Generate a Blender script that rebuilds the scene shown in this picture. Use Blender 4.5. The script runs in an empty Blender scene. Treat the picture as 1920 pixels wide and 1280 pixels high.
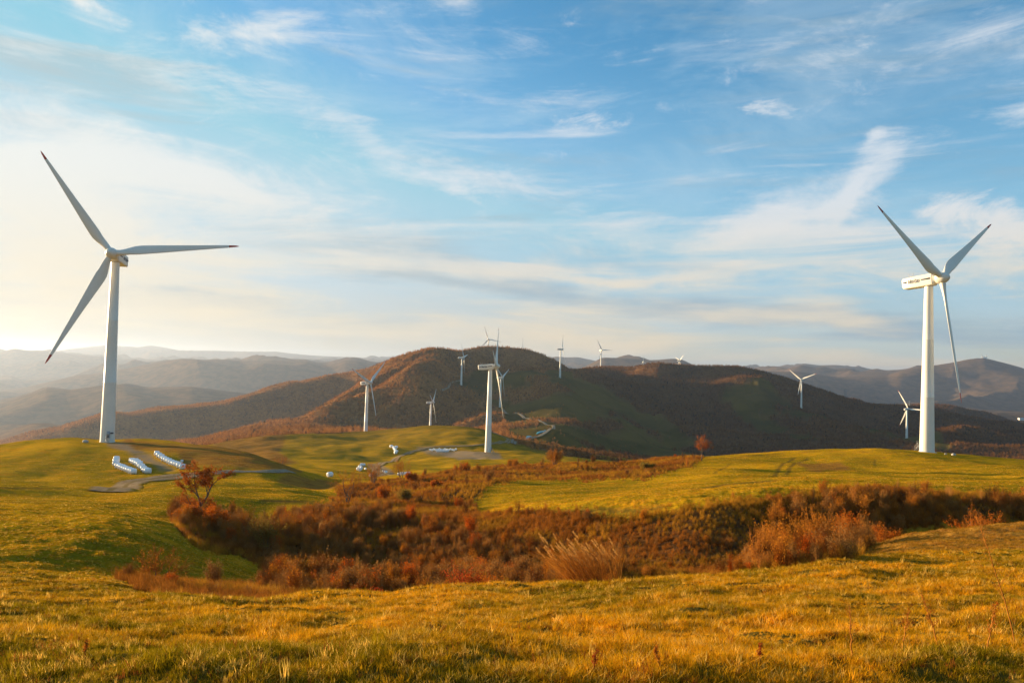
import bpy, math, random
import numpy as np
from mathutils import Vector, Matrix, Euler
PI = math.pi
random.seed(7)
RNG = np.random.default_rng(11)
SC = bpy.context.scene
COL = SC.collection

# ------------------------------------------------------------------ camera
FPX = 1493.0
PITCH = math.radians(1.92)
ROLL = math.radians(1.65)
CF = np.array([0, math.cos(PITCH), math.sin(PITCH)])
_u0 = np.array([0, -math.sin(PITCH), math.cos(PITCH)])
_r0 = np.array([1.0, 0, 0])
CU = _u0 * math.cos(ROLL) - _r0 * math.sin(ROLL)
CR = _r0 * math.cos(ROLL) + _u0 * math.sin(ROLL)


def ray(px, py):
    px = np.asarray(px, float)[..., None]
    py = np.asarray(py, float)[..., None]
    v = CF + CR * (px - 960) / FPX + CU * (640 - py) / FPX
    return v / v[..., 1:2]


def proj(P):
    P = np.asarray(P, float)
    d = P @ CF
    return 960 + FPX * (P @ CR) / d, 640 - FPX * (P @ CU) / d


cam = bpy.data.cameras.new('camera')
cam.lens = 36.0 * FPX / 1920
cam.sensor_width = 36
cam.clip_start = 0.1
cam.clip_end = 80000
cob = bpy.data.objects.new('camera', cam)
COL.objects.link(cob)
cob.matrix_world = Matrix((tuple(CR) + (0,), tuple(CU) + (0,), tuple(-CF) + (0,), (0, 0, 0, 1))).transposed()
SC.camera = cob

# ------------------------------------------------------------------ sun
SUN_AZ = math.radians(-64.5)      # from +Y, clockwise positive
SUN_EL = math.radians(7.2)
sd = Vector((math.sin(SUN_AZ) * math.cos(SUN_EL), math.cos(SUN_AZ) * math.cos(SUN_EL), math.sin(SUN_EL)))
L = bpy.data.lights.new('sun', 'SUN')
L.energy = 5.0
L.angle = math.radians(0.5)
L.color = (1.0, 0.74, 0.42)
lo = bpy.data.objects.new('sun', L)
COL.objects.link(lo)
lo.rotation_euler = sd.to_track_quat('Z', 'Y').to_euler()
lo.location = (0, 0, 50)

SC.view_settings.view_transform = 'Standard'
SC.view_settings.look = 'None'
SC.view_settings.gamma = 1
EXPO = 1.55
SC.view_settings.exposure = EXPO

# ------------------------------------------------------------------ noise
_perm = RNG.permutation(4096)
_gx = np.cos(np.arange(4096) * 2.399963)
_gy = np.sin(np.arange(4096) * 2.399963)


def perlin(x, y, s=0):
    xi = np.floor(x).astype(np.int64)
    yi = np.floor(y).astype(np.int64)
    xf = x - xi
    yf = y - yi
    u = xf * xf * xf * (xf * (xf * 6 - 15) + 10)
    v = yf * yf * yf * (yf * (yf * 6 - 15) + 10)

    def g(a, b, dx, dy):
        h = _perm[(_perm[(a + s * 57) & 4095] + b) & 4095]
        return _gx[h] * dx + _gy[h] * dy
    n00 = g(xi, yi, xf, yf)
    n10 = g(xi + 1, yi, xf - 1, yf)
    n01 = g(xi, yi + 1, xf, yf - 1)
    n11 = g(xi + 1, yi + 1, xf - 1, yf - 1)
    return ((n00 * (1 - u) + n10 * u) * (1 - v) + (n01 * (1 - u) + n11 * u) * v) * 1.5


def fbm(x, y, o=4, s=0, gain=0.5):
    t = 0
    a = 1.0
    for k in range(o):
        t = t + a * perlin(x, y, s + k)
        x = x * 2.03 + 3.7
        y = y * 2.03 + 1.3
        a *= gain
    return t


def ridged(x, y, o=4, s=0, gain=0.5):
    t = 0
    a = 1.0
    for k in range(o):
        t = t + a * (1 - 2.2 * np.abs(perlin(x, y, s + k)))
        x = x * 2.07 + 3.7
        y = y * 2.07 + 1.3
        a *= gain
    return t


# ------------------------------------------------------------------ terrain
# every line below is a contour the land follows: (image x, image y, distance ahead in metres)
# read off the photograph and turned into real heights; the land is one height field r(azimuth), z
CURVES = []


def C(pts, crest=False):
    CURVES.append((np.array(pts, float), crest))


C([(-150, 1290, 4.05), (960, 1290, 4.25), (2070, 1290, 4.45)])
C([(-150, 1200, 7.2), (960, 1196, 7.2), (2070, 1190, 7.2)])
C([(-150, 1148, 13), (400, 1152, 12.5), (960, 1142, 12.5), (1400, 1120, 12.5), (2070, 1100, 13)])
C([(-150, 1108, 19), (200, 1118, 19), (400, 1124, 18), (500, 1124, 18), (700, 1112, 19), (960, 1101, 20), (1150, 1092, 20), (1300, 1084, 20), (1400, 1074, 20), (1560, 1050, 24), (1700, 1040, 26), (2070, 1035, 26)], True)
C([(-150, 1080, 25), (0, 1085, 25), (200, 1103, 24), (280, 1122, 24), (400, 1140, 24.5), (700, 1140, 25), (960, 1135, 26), (1300, 1122, 26), (1500, 1078, 30), (1700, 1022, 36), (1920, 1016, 36), (2070, 1014, 36)])
C([(-150, 1035, 38), (0, 1040, 38), (200, 1064, 36), (300, 1085, 35), (400, 1098, 36), (500, 1100, 38), (700, 1125, 42), (960, 1115, 42), (1150, 1110, 40), (1300, 1105, 40), (1450, 1080, 42), (1600, 1030, 44), (1700, 1003, 50), (1920, 992, 52), (2070, 990, 52)])
C([(-150, 995, 55), (0, 1000, 55), (200, 1020, 50), (300, 1032, 50), (400, 1050, 50), (500, 1074, 50), (600, 1092, 55), (700, 1095, 60), (960, 1090, 58), (1150, 1092, 54), (1300, 1090, 54), (1450, 1078, 55), (1600, 1026, 55), (1700, 1016, 60), (1920, 1012, 62), (2070, 1012, 62)])
C([(-150, 962, 75), (0, 965, 75), (200, 980, 70), (330, 1012, 68), (400, 1038, 66), (500, 1056, 68), (600, 1062, 72), (700, 1050, 78), (960, 1048, 72), (1150, 1068, 64), (1300, 1074, 61), (1450, 1060, 63), (1600, 1018, 70), (1700, 1012, 74), (1920, 1004, 76), (2070, 1002, 76)])
C([(-150, 936, 100), (0, 940, 100), (200, 947, 98), (330, 962, 95), (400, 985, 94), (500, 1005, 94), (600, 992, 98), (700, 985, 100), (850, 972, 100), (960, 968, 92), (1150, 956, 80), (1300, 942, 74), (1450, 934, 76), (1600, 929, 83), (1920, 929, 86), (2070, 929, 86)])
C([(-150, 914, 125), (0, 918, 125), (200, 922, 122), (330, 926, 120), (400, 929, 120), (500, 931, 125), (600, 934, 128), (700, 938, 135), (850, 920, 138), (960, 923, 125), (1150, 915, 122), (1300, 905, 128), (1600, 896, 138), (1920, 896, 138), (2070, 896, 138)])
C([(-150, 904, 155), (0, 906, 155), (200, 914, 155), (300, 908, 160), (400, 918, 155), (500, 922, 158), (600, 926, 165), (700, 912, 175), (850, 894, 178), (960, 894, 168), (1150, 886, 172), (1300, 880, 178), (1600, 868, 195), (1920, 878, 195), (2070, 885, 195)])
C([(-150, 885, 195), (0, 886, 195), (200, 885, 200), (300, 885, 200), (400, 888, 195), (500, 892, 195), (600, 906, 205), (700, 901, 215), (850, 886, 222), (960, 878, 218), (1040, 875, 218), (1150, 872, 218), (1300, 862, 225), (1400, 853, 235), (1560, 844, 238), (1650, 843, 240), (1731, 848, 244), (1820, 856, 244), (1920, 867, 244), (2070, 884, 244)])
C([(-150, 850, 262), (0, 837, 262), (70, 828, 262), (135, 822, 264), (201, 827.5, 261), (300, 826, 262), (400, 838, 250), (470, 856, 235), (540, 879, 222), (600, 900, 228), (700, 896, 250), (850, 883, 252), (960, 874, 250), (1040, 871, 250), (1150, 868, 252), (1300, 858, 255), (1400, 849.5, 258), (1560, 840.5, 258), (1650, 840.5, 258), (1731, 846, 257), (1820, 853, 260), (1920, 863, 262), (2070, 882, 262)], True)
C([(-150, 890, 380), (0, 880, 380), (201, 870, 380), (400, 872, 350), (470, 876, 320), (540, 884, 300), (600, 888, 300), (700, 890, 330), (850, 888, 320), (960, 886, 330), (1100, 882, 340), (1300, 877, 350), (1560, 870, 390), (1731, 872, 390), (1920, 888, 390), (2070, 905, 390)])
C([(-150, 910, 550), (0, 900, 550), (300, 880, 520), (400, 868, 460), (500, 858, 440), (600, 866, 420), (700, 872, 420), (850, 868, 420), (960, 868, 430), (1100, 872, 440), (1250, 878, 450), (1500, 880, 550), (1920, 900, 550), (2070, 910, 550)])
C([(-150, 910, 700), (0, 900, 700), (300, 868, 620), (400, 847, 560), (500, 838, 550), (600, 842, 540), (700, 850, 545), (800, 848, 545), (912, 842, 545), (1000, 851, 565), (1100, 858, 650), (1200, 869, 680), (1300, 880, 680), (1500, 885, 700), (1920, 905, 700), (2070, 915, 700)])
C([(-150, 900, 900), (0, 890, 900), (300, 856, 800), (400, 832, 740), (480, 818, 760), (560, 813, 760), (684, 809, 790), (750, 803, 770), (800, 797.5, 750), (860, 799, 740), (900, 804, 730), (950, 820, 700), (1000, 838, 690), (1100, 848, 790), (1200, 862, 820), (1250, 870, 820), (1400, 875, 820), (1920, 905, 900), (2070, 905, 900)], True)
C([(-150, 890, 1100), (0, 880, 1100), (300, 850, 1050), (400, 836, 950), (560, 828, 900), (684, 823, 890), (800, 824, 890), (950, 830, 860), (1000, 843, 850), (1100, 852, 900), (1250, 872, 930), (1500, 872, 1000), (1920, 895, 1100), (2070, 895, 1100)])
C([(-150, 870, 1200), (0, 860, 1200), (300, 840, 1150), (373, 828, 1120), (460, 812, 1120), (560, 803, 1080), (700, 808, 1050), (800, 819, 1060), (950, 815, 1000), (1050, 826, 950), (1150, 840, 1150), (1250, 852, 1300), (1400, 852, 1350), (1600, 850, 1350), (1750, 850, 1300), (2070, 865, 1300)])
C([(-150, 862, 1280), (0, 850, 1280), (300, 838, 1230), (373, 826, 1200), (460, 810, 1240), (560, 806, 1270), (640, 810, 1320), (700, 814, 1360), (760, 816, 1380), (804, 816, 1392), (850, 806, 1390), (890, 792, 1395), (938, 786, 1400), (1050, 782, 1350), (1150, 802, 1480), (1250, 812, 1600), (1400, 802, 1650), (1500, 798, 1680), (1600, 816, 1600), (1702, 838, 1500), (1800, 832, 1480), (2070, 845, 1480)])
C([(-150, 860, 1330), (0, 846, 1330), (300, 835, 1290), (373, 825.5, 1250), (460, 806, 1300), (560, 794, 1350), (640, 775, 1480), (700, 766, 1490), (760, 752, 1500), (804, 750, 1520), (835, 750, 1600), (864, 724.5, 1712), (938, 754, 1640), (1049, 737, 1620), (1150, 767, 1700), (1250, 772, 1850), (1400, 756, 1900), (1500, 761.4, 1910), (1600, 792, 1850), (1702, 812, 1720), (1800, 815, 1700), (2070, 835, 1700)])
C([(-150, 858, 1400), (0, 842, 1400), (300, 833, 1340), (373, 825, 1290), (460, 805, 1350), (560, 790.5, 1430), (640, 752, 1600), (700, 728, 1640), (760, 703, 1670), (804, 690, 1700), (835, 694, 1760), (864, 704, 1860), (938, 702, 1850), (1000, 702, 1820), (1049, 704.5, 1828), (1100, 720, 1850), (1150, 732, 1900), (1250, 727, 2000), (1400, 717, 2040), (1500, 737, 2060), (1600, 770, 1990), (1702, 792, 1940), (1800, 800, 1940), (2070, 825, 1940)])
C([(-150, 857, 1450), (0, 840, 1450), (300, 832, 1390), (373, 824.8, 1325), (460, 804.5, 1385), (560, 790, 1480), (640, 745.5, 1640), (700, 711, 1740), (768, 675, 1850), (802, 666, 1850), (835, 668, 1880), (864, 677, 2050), (925, 683, 2150), (1000, 690, 2120), (1039, 696, 2080), (1100, 708, 2060), (1150, 712, 2200), (1250, 712, 2170), (1400, 706, 2170), (1500, 731, 2140), (1600, 762, 2120), (1702, 780, 2090), (2070, 822, 2090)])
C([(-150, 856, 1500), (0, 838, 1500), (300, 831, 1440), (373, 824.5, 1360), (460, 804, 1420), (500, 797, 1450), (567, 789, 1500), (594, 773, 1570), (625, 750, 1660), (659, 730, 1750), (685, 709, 1830), (727, 676, 1930), (768, 661, 1970), (802, 653, 1960), (833, 653, 2000), (857, 657, 2100), (872, 656, 2170), (901, 650, 2250), (925, 649.5, 2280), (958, 651, 2250), (987, 655, 2230), (1016, 664, 2200), (1039, 675, 2150), (1066, 693, 2120), (1085, 695.5, 2150), (1092, 692, 2250), (1113, 688.5, 2500), (1147, 687.5, 2550), (1186, 689, 2400), (1205, 684.5, 2300), (1225, 682, 2250), (1246, 682, 2250), (1300, 684, 2250), (1340, 685, 2250), (1381, 686, 2250), (1413, 693, 2250), (1461, 706, 2250), (1526, 727, 2200), (1591, 748, 2200), (1629, 759, 2200), (1702, 763, 2200), (1752, 765, 2200), (1817, 781, 2200), (1881, 794, 2200), (1920, 799, 2200), (2070, 815, 2200)], True)
C([(-150, 865, 2050), (0, 852, 2080), (200, 850, 2200), (400, 838, 2320), (460, 830, 2350), (560, 822, 2400), (640, 802, 2440), (700, 772, 2420), (760, 722, 2400), (800, 695, 2450), (925, 695, 2500), (1066, 710, 2450), (1126, 698, 2680), (1200, 702, 2680), (1300, 707, 2600), (1500, 745, 2600), (1629, 790, 2600), (1750, 800, 2600), (2070, 840, 2600)])
C([(-150, 858, 2300), (0, 835, 2300), (60, 816, 2300), (113, 807, 2300), (143, 795, 2350), (187, 778, 2400), (217, 775, 2400), (240, 778, 2400), (317, 765, 2450), (365, 765, 2450), (417, 757, 2500), (450, 747, 2500), (473, 740, 2550), (510, 725, 2600), (540, 718, 2600), (567, 717, 2600), (615, 704, 2650), (651, 700, 2650), (690, 691, 2600), (727, 675, 2600), (742, 670, 2550), (768, 665, 2600), (800, 668, 2700), (925, 675, 2750), (1039, 698, 2750), (1085, 706, 2750), (1126, 697, 2850), (1200, 692, 3000), (1300, 697, 3000), (1500, 747, 2950), (1584, 748.5, 3000), (1603, 746, 3000), (1629, 757, 3000), (1671, 760, 3000), (1710, 758, 3000), (1752, 758, 3000), (1784, 759, 3000), (1817, 768, 3000), (1849, 772, 3000), (1881, 783, 3000), (1904, 793, 3000), (1920, 796, 3000), (2070, 812, 3000)], True)
C([(-150, 860, 3200), (0, 842, 3200), (300, 802, 3300), (600, 765, 3400), (800, 725, 3400), (1000, 725, 3400), (1150, 705, 3400), (1300, 702, 3400), (1400, 745, 3400), (1600, 800, 3400), (1920, 830, 3400), (2070, 835, 3400)])
C([(-150, 818, 3700), (0, 814, 3700), (40, 800, 3700), (60, 794, 3700), (90, 794, 3700), (120, 798, 3700), (135, 796, 3700), (160, 806, 3700), (300, 830, 3700), (600, 780, 3800), (1000, 730, 3800), (1150, 700, 3800), (1300, 705, 3800), (1400, 760, 3800), (1600, 800, 3800), (1920, 812, 3800), (2070, 815, 3800)], True)
C([(-150, 822, 4400), (0, 818, 4400), (200, 818, 4400), (400, 795, 4400), (600, 765, 4400), (1000, 732, 4400), (1150, 698, 4500), (1240, 698, 4500), (1350, 750, 4500), (1600, 780, 4400), (1750, 785, 4400), (1920, 783, 4600), (2070, 783, 4600)])
C([(-150, 770, 5500), (0, 758, 5500), (50, 742, 5500), (90, 729, 5500), (127, 731, 5500), (160, 727, 5500), (193, 722, 5500), (233, 720, 5500), (273, 730, 5500), (317, 730, 5500), (360, 726, 5500), (393, 732, 5500), (440, 743, 5500), (500, 757, 5500), (600, 745, 5500), (700, 725, 5500), (1000, 722, 5500), (1300, 740, 5500), (1600, 772, 5500), (1752, 772, 5500), (1920, 775, 5500), (2070, 778, 5500)], True)
C([(-150, 778, 6900), (0, 770, 6900), (100, 752, 6900), (300, 744, 6900), (500, 745, 6900), (600, 735, 6900), (1000, 718, 6900), (1300, 737, 6900), (1550, 752, 6900), (1752, 762, 6900), (2070, 768, 6900)])
C([(-150, 750, 8500), (0, 735, 8500), (43, 730, 8500), (100, 716, 8500), (150, 706, 8700), (193, 700, 8700), (267, 685, 9000), (317, 675, 9000), (343, 672, 9000), (377, 674, 9000), (427, 674, 9000), (450, 677, 9000), (510, 675, 9000), (540, 677, 9000), (573, 677, 9000), (607, 685, 8800), (630, 680, 8600), (648, 675, 8500), (672, 676, 8500), (695, 685, 8500), (740, 700, 8500), (800, 708, 8500), (1039, 702, 8500), (1087, 692, 8500), (1113, 679, 8500), (1129, 670, 8500), (1152, 671, 8500), (1178, 671, 8500), (1204, 674, 8500), (1230, 676, 8500), (1256, 672, 8500), (1277, 673, 8500), (1298, 683, 8500), (1340, 700, 8500), (1400, 697, 8500), (1423, 694, 8500), (1445, 696, 8500), (1500, 697, 8500), (1568, 707, 8500), (1620, 706, 8500), (1668, 706, 8500), (1690, 697, 8500), (1723, 689, 8700), (1752, 685, 8800), (1784, 680, 9000), (1817, 673, 9000), (1846, 671, 9000), (1875, 678, 9000), (1920, 691, 9000), (1990, 708, 9000), (2070, 700, 9000)], True)
C([(-150, 722, 12000), (0, 715, 12000), (200, 702, 12000), (400, 692, 12000), (700, 702, 12000), (1000, 702, 12000), (1500, 712, 12000), (2070, 722, 12000)])
C([(-150, 668, 14500), (-60, 656, 14500), (0, 660, 14500), (27, 653, 14500), (50, 657, 14500), (83, 657, 14500), (117, 662, 14500), (167, 667, 14500), (233, 674, 14500), (300, 677, 14500), (350, 681, 14500), (450, 680, 14500), (600, 682, 14500), (633, 678, 14500), (700, 686, 14500), (960, 690, 14500), (1000, 678, 14500), (1022, 671, 14500), (1045, 668, 14500), (1066, 670, 14500), (1082, 669, 14500), (1116, 676, 14500), (1150, 681, 14500), (1300, 690, 14500), (1380, 691, 14500), (1407, 688, 14500), (1445, 688, 14500), (1481, 686, 14500), (1507, 681, 14500), (1532, 685, 14500), (1568, 684, 14500), (1588, 686, 14500), (1616, 688, 14500), (1639, 693, 14500), (1697, 694, 14500), (1800, 698, 14500), (2070, 705, 14500)], True)
C([(-150, 682, 19000), (300, 680, 19000), (700, 684, 19000), (1000, 693, 19000), (2070, 718, 19000)])
C([(-150, 662, 24000), (0, 662, 24000), (110, 657, 24000), (143, 653, 24000), (200, 647, 24000), (230, 649, 24000), (260, 651, 24000), (283, 647, 24000), (310, 652, 24000), (340, 658, 24000), (400, 657, 24000), (450, 659, 24000), (517, 659, 24000), (567, 665, 24000), (617, 668, 24000), (700, 671, 24000), (760, 673, 24000), (1000, 690, 24000), (2070, 720, 24000)], True)

AZ_IN = np.radians(np.arange(-37.0, 37.0001, 0.062))
_o = np.radians(np.concatenate([np.linspace(38, 60, 16), np.linspace(64, 180, 30)]))
AZ = np.concatenate([-_o[::-1], AZ_IN, _o])
RR = np.exp(np.arange(math.log(1.4), math.log(29500), 0.0108))
LR = np.log(RR)
NA, NR = len(AZ), len(RR)

KR, KZ, KC = [], [], []
for pts, crest in CURVES:
    xs = np.arange(-150, 2071, 3.0)

    def smooth(v, n):
        if n < 2:
            return v
        k = np.hanning(n + 2)[1:-1]
        k /= k.sum()
        return np.convolve(np.pad(v, n, mode='edge'), k, 'same')[n:-n]
    far = pts[:, 2].mean() > 1300
    nsm = 7 if (crest and far) else (15 if crest else 21)
    py = smooth(np.interp(xs, pts[:, 0], pts[:, 1]), nsm)
    dd = smooth(np.interp(xs, pts[:, 0], pts[:, 2]), 31)
    P = ray(xs, py) * dd[:, None]
    a = np.arctan2(P[:, 0], P[:, 1])
    r = np.hypot(P[:, 0], P[:, 1])
    KR.append(np.interp(AZ, a, r))
    KZ.append(np.interp(AZ, a, P[:, 2]))
    KC.append(crest)
KR = np.array(KR)
KZ = np.array(KZ)
KR = np.maximum.accumulate(KR * 1.0, axis=0)
KR = KR + np.arange(len(KR))[:, None] * 1e-3
k0 = np.ones((1, NA))
KR = np.vstack([k0 * 0.5, KR, k0 * 30500])
KZ = np.vstack([k0 * -1.62, KZ, k0 * -450])
KC = [False] + KC + [False]


def pchip(x, y, q):
    h = np.diff(x)
    d = np.diff(y) / h
    m = np.zeros_like(y)
    w1 = 2 * h[1:] + h[:-1]
    w2 = h[1:] + 2 * h[:-1]
    ok = d[:-1] * d[1:] > 0
    with np.errstate(divide='ignore', invalid='ignore'):
        mm = (w1 + w2) / (w1 / d[:-1] + w2 / d[1:])
    m[1:-1] = np.where(ok, mm, 0)
    m[0] = d[0]
    m[-1] = d[-1]
    i = np.clip(np.searchsorted(x, q) - 1, 0, len(h) - 1)
    t = (q - x[i]) / h[i]
    return ((2 * t**3 - 3 * t**2 + 1) * y[i] + (t**3 - 2 * t**2 + t) * h[i] * m[i] + (-2 * t**3 + 3 * t**2) * y[i + 1] + (t**3 - t**2) * h[i] * m[i + 1])


Z = np.zeros((NA, NR))
ENV = np.ones((NA, NR))
for i in range(NA):
    Z[i] = pchip(np.log(KR[:, i]), KZ[:, i], LR)
    e = np.ones(NR)
    for k, c in enumerate(KC):
        if c:
            e = np.minimum(e, 0.10 + 0.90 * np.clip(np.abs(LR - math.log(KR[k, i])) / 0.11, 0, 1))
    ENV[i] = e
# soften the joins between contours sideways
GX = np.sin(AZ)[:, None] * RR[None, :]
GY = np.cos(AZ)[:, None] * RR[None, :]
PX, PY = proj(np.stack([GX, GY, Z], -1))
DEP = GY


def sstep(a, b, x):
    t = np.clip((x - a) / (b - a), 0, 1)
    return t * t * (3 - 2 * t)


Rg = np.broadcast_to(RR[None, :], Z.shape)
# small undulations near, swells in the middle distance
Z += 0.12 * fbm(GX * 0.6, GY * 0.6, 4, 1) * sstep(2, 5, Rg) * (1 - sstep(60, 150, Rg))
Z += 1.0 * fbm(GX * 0.032 + 9, GY * 0.040, 3, 5, .42) * sstep(18, 60, Rg) * (1 - sstep(500, 1100, Rg)) * (0.3 + 0.7 * ENV)
Z += 0.12 * fbm(GX * 0.07, GY * 0.28, 4, 15, .5) * sstep(30, 90, Rg) * (1 - sstep(400, 700, Rg))
_lf = sstep(30, 60, Rg) * (1 - sstep(175, 230, Rg)) * (1 - sstep(520, 700, PX)) * (GY > 1)
Z += 1.5 * fbm(GX * 0.040 + 3, GY * 0.022 + 5, 2, 25, .4) * _lf * ENV
Z += 3.4 * fbm(GX * 0.011, GY * 0.011, 4, 9) * sstep(290, 600, Rg) * (1 - sstep(2500, 4000, Rg)) * ENV
# spurs and ravines of the big mountain run down towards the left
mt = sstep(1080, 1500, DEP) * (1 - sstep(2150, 2500, DEP))
mleft = mt * (1 - sstep(880, 1000, PX)) * sstep(360, 520, PX)
_ux, _uy = -0.66, -0.75
_s = GX * _ux + GY * _uy
_c = GX * _uy - GY * _ux
_w = 38 * fbm(GX * 0.0028, GY * 0.0028, 2, 21)
spur = np.sqrt(np.abs(perlin((_c + _w) / 88.0, _s / 1500.0 + 4, 33)) ** 1.5 + .004)
spur2 = np.abs(perlin((_c + _w * 1.2) / 40.0, _s / 300.0 + 4, 35))
Z += (52 * (spur - 0.32) + 9 * (spur2 - 0.25)) * mleft * ENV
Z += 22 * ridged(GX / 330.0, GY / 420.0, 4, 41) * mt * sstep(950, 1150, PX) * ENV * 0.8 - 7 * mt * sstep(950, 1150, PX) * ENV
bk = sstep(1700, 2100, DEP) * (1 - sstep(3000, 3400, DEP)) * (1 - sstep(600, 760, PX))
Z += 12 * ridged(GX / 260.0, GY / 300.0, 2, 51) * bk * ENV
fr = sstep(3300, 4500, Rg)
Z += fr * ENV * np.minimum(Rg, 12000) * (0.0150 * ridged(GX / 1700.0, GY / 2100.0, 3, 61, 0.38) - 0.008) * np.clip(ENV * 1.3 - .3, 0, 1)
Z += fr * 0.0003 * Rg * fbm(GX / 420.0, GY / 420.0, 3, 71)


def height(x, y):
    a = np.arctan2(x, y)
    r = np.maximum(np.hypot(x, y), RR[0])
    fi = np.interp(a, AZ, np.arange(NA))
    fj = (np.log(r) - LR[0]) / 0.0108
    i = np.clip(fi.astype(int), 0, NA - 2)
    j = np.clip(fj.astype(int), 0, NR - 2)
    u = fi - i
    v = np.clip(fj - j, 0, 1)
    return (Z[i, j] * (1 - u) * (1 - v) + Z[i + 1, j] * u * (1 - v) + Z[i, j + 1] * (1 - u) * v + Z[i + 1, j + 1] * u * v)


def hz(x, y):
    return float(height(np.array([float(x)]), np.array([float(y)]))[0])


def hit(px, py, dmin=3.0, dmax=9000.0):
    """where the sight line meets the land"""
    v = ray(px, py)
    D = np.exp(np.arange(math.log(dmin), math.log(dmax), 0.002))
    P = v[None, :] * D[:, None]
    g = height(P[:, 0], P[:, 1])
    b = np.nonzero(P[:, 2] <= g)[0]
    if len(b) == 0:
        k = int(np.argmin((P[:, 2] - g) / D))
    else:
        k = b[0]
    return np.array([P[k, 0], P[k, 1], g[k]])


def at_depth(px, py, D):
    """point of the land under pixel column px at distance D"""
    v = ray(px, py) * D
    for _ in range(4):
        z = hz(v[0], v[1])
        # shift sideways a touch for the roll
        _, yy = proj(np.array([v[0], v[1], z]))
        v = ray(px, float(yy)) * D
    return np.array([v[0], v[1], hz(v[0], v[1])])


# ------------------------------------------------------------------ land cover
def inpoly(px, py, poly):
    poly = np.array(poly, float)
    c = np.zeros(px.shape, bool)
    n = len(poly)
    for i in range(n):
        x1, y1 = poly[i]
        x2, y2 = poly[(i + 1) % n]
        if y1 == y2:
            continue
        t = ((y1 > py) != (y2 > py)) & (px < (x2 - x1) * (py - y1) / (y2 - y1) + x1)
        c ^= t
    return c


SHRUB = [[(760, 902), (840, 886), (900, 878), (1040, 870), (1100, 868), (1150, 870), (1240, 862), (1312, 857), (1300, 874), (1230, 890), (1180, 893), (1060, 892), (985, 895), (930, 908), (885, 935), (900, 968), (1000, 972), (1150, 975), (1300, 950), (1400, 935), (1600, 922), (1920, 920), (2200, 925), (2200, 988), (1920, 988), (1700, 996), (1640, 1010), (1610, 1045), (1560, 1062), (1400, 1082), (1150, 1102), (960, 1112), (700, 1125), (500, 1140), (330, 1140), (250, 1110), (222, 1090), (225, 1072), (260, 1066), (340, 1078), (420, 1086), (520, 1083), (518, 1064), (450, 1042), (370, 1032), (332, 1008), (322, 968), (345, 942), (420, 948), (470, 965), (530, 968), (560, 956), (615, 948), (640, 915), (700, 905)]]
DRY = [  # dry brown-orange grass on the slopes
    ([(240, 824), (420, 836), (520, 868), (570, 885), (430, 880), (350, 878), (330, 850), (260, 845), (200, 840)], 180, 280),
    ([(540, 888), (640, 905), (640, 925), (520, 915), (520, 895)], 130, 330),
    ([(1480, 862), (1570, 865), (1600, 880), (1520, 885)], 100, 262),
    ([(380, 830), (480, 806), (620, 800), (600, 812), (540, 816), (520, 850), (560, 870), (500, 872), (440, 850)], 280, 1200),
    ([(620, 812), (520, 820), (500, 850), (560, 868), (600, 850)], 99999, 99999),
    ([(1620, 1005), (1920, 990), (2200, 985), (2200, 1040), (1900, 1040), (1620, 1048)], 30, 62)]
DIRT = [([(780, 842), (830, 840), (935, 845), (940, 858), (860, 857), (800, 850)], 400, 640),
        ([(205, 826), (240, 832), (270, 850), (330, 882), (300, 880), (240, 850), (200, 836)], 195, 262),
        ([(690, 872), (715, 872), (745, 893), (700, 893)], 300, 600)]
MEADOW = [([(832, 735), (862, 712), (900, 700), (960, 697), (1050, 699), (1100, 716), (1150, 741), (1210, 775), (1270, 815), (1330, 850), (1390, 880), (1180, 880), (1000, 850), (955, 815), (945, 780), (930, 760), (880, 742)], 760, 2100),
          ([(1360, 728), (1430, 716), (1490, 745), (1540, 770), (1610, 795), (1690, 815), (1790, 842), (1760, 852), (1680, 835), (1620, 820), (1560, 800), (1490, 790), (1420, 775), (1480, 800), (1560, 840), (1500, 830), (1400, 790), (1350, 745)], 1100, 2300)]
jx = 5 * fbm(PX * 0.03, PY * 0.06, 3, 81)
jy = 3 * fbm(PX * 0.03 + 40, PY * 0.06, 3, 83)
qx, qy = PX + jx, PY + jy
front = (GY > 1)
m_shrub = np.zeros(Z.shape)
for p in SHRUB:
    m_shrub[inpoly(qx, qy, p) & front & (DEP > 21.5) & (DEP < 262)] = 1
m_dry = np.zeros(Z.shape)
for p, a, b in DRY:
    m_dry[inpoly(qx, qy, p) & front & (DEP > a) & (DEP < b)] = 1
m_dirt = np.zeros(Z.shape)
for p, a, b in DIRT:
    m_dirt[inpoly(qx, qy, p) & front & (DEP > a) & (DEP < b)] = 1
m_wood = np.where(DEP > 830, 1.0, 0.0)
m_wood[(GY < 1)] = 0
m_wood[(DEP > 760) & (PX < 640) & (PX > 350)] = 1
patch = fbm(GX / 130.0, GY / 160.0, 4, 91)
for p, a, b in MEADOW:
    m_wood[inpoly(qx, qy, p) & (DEP > a) & (DEP < b) & (patch < 0.32)] = 0
m_wood[(PX > 960) & (PX < 1330) & (DEP < 900)] = 0
m_wood[(PX > 960) & (PX < 1330) & (DEP < 980) & (DEP > 620) & (patch > 0.25)] = 1


def blur(m, n=1):
    for _ in range(n):
        m = (m + np.roll(m, 1, 0) + np.roll(m, -1, 0)) / 3
        m = (m + np.roll(m, 1, 1) + np.roll(m, -1, 1)) / 3
    return m


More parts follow.
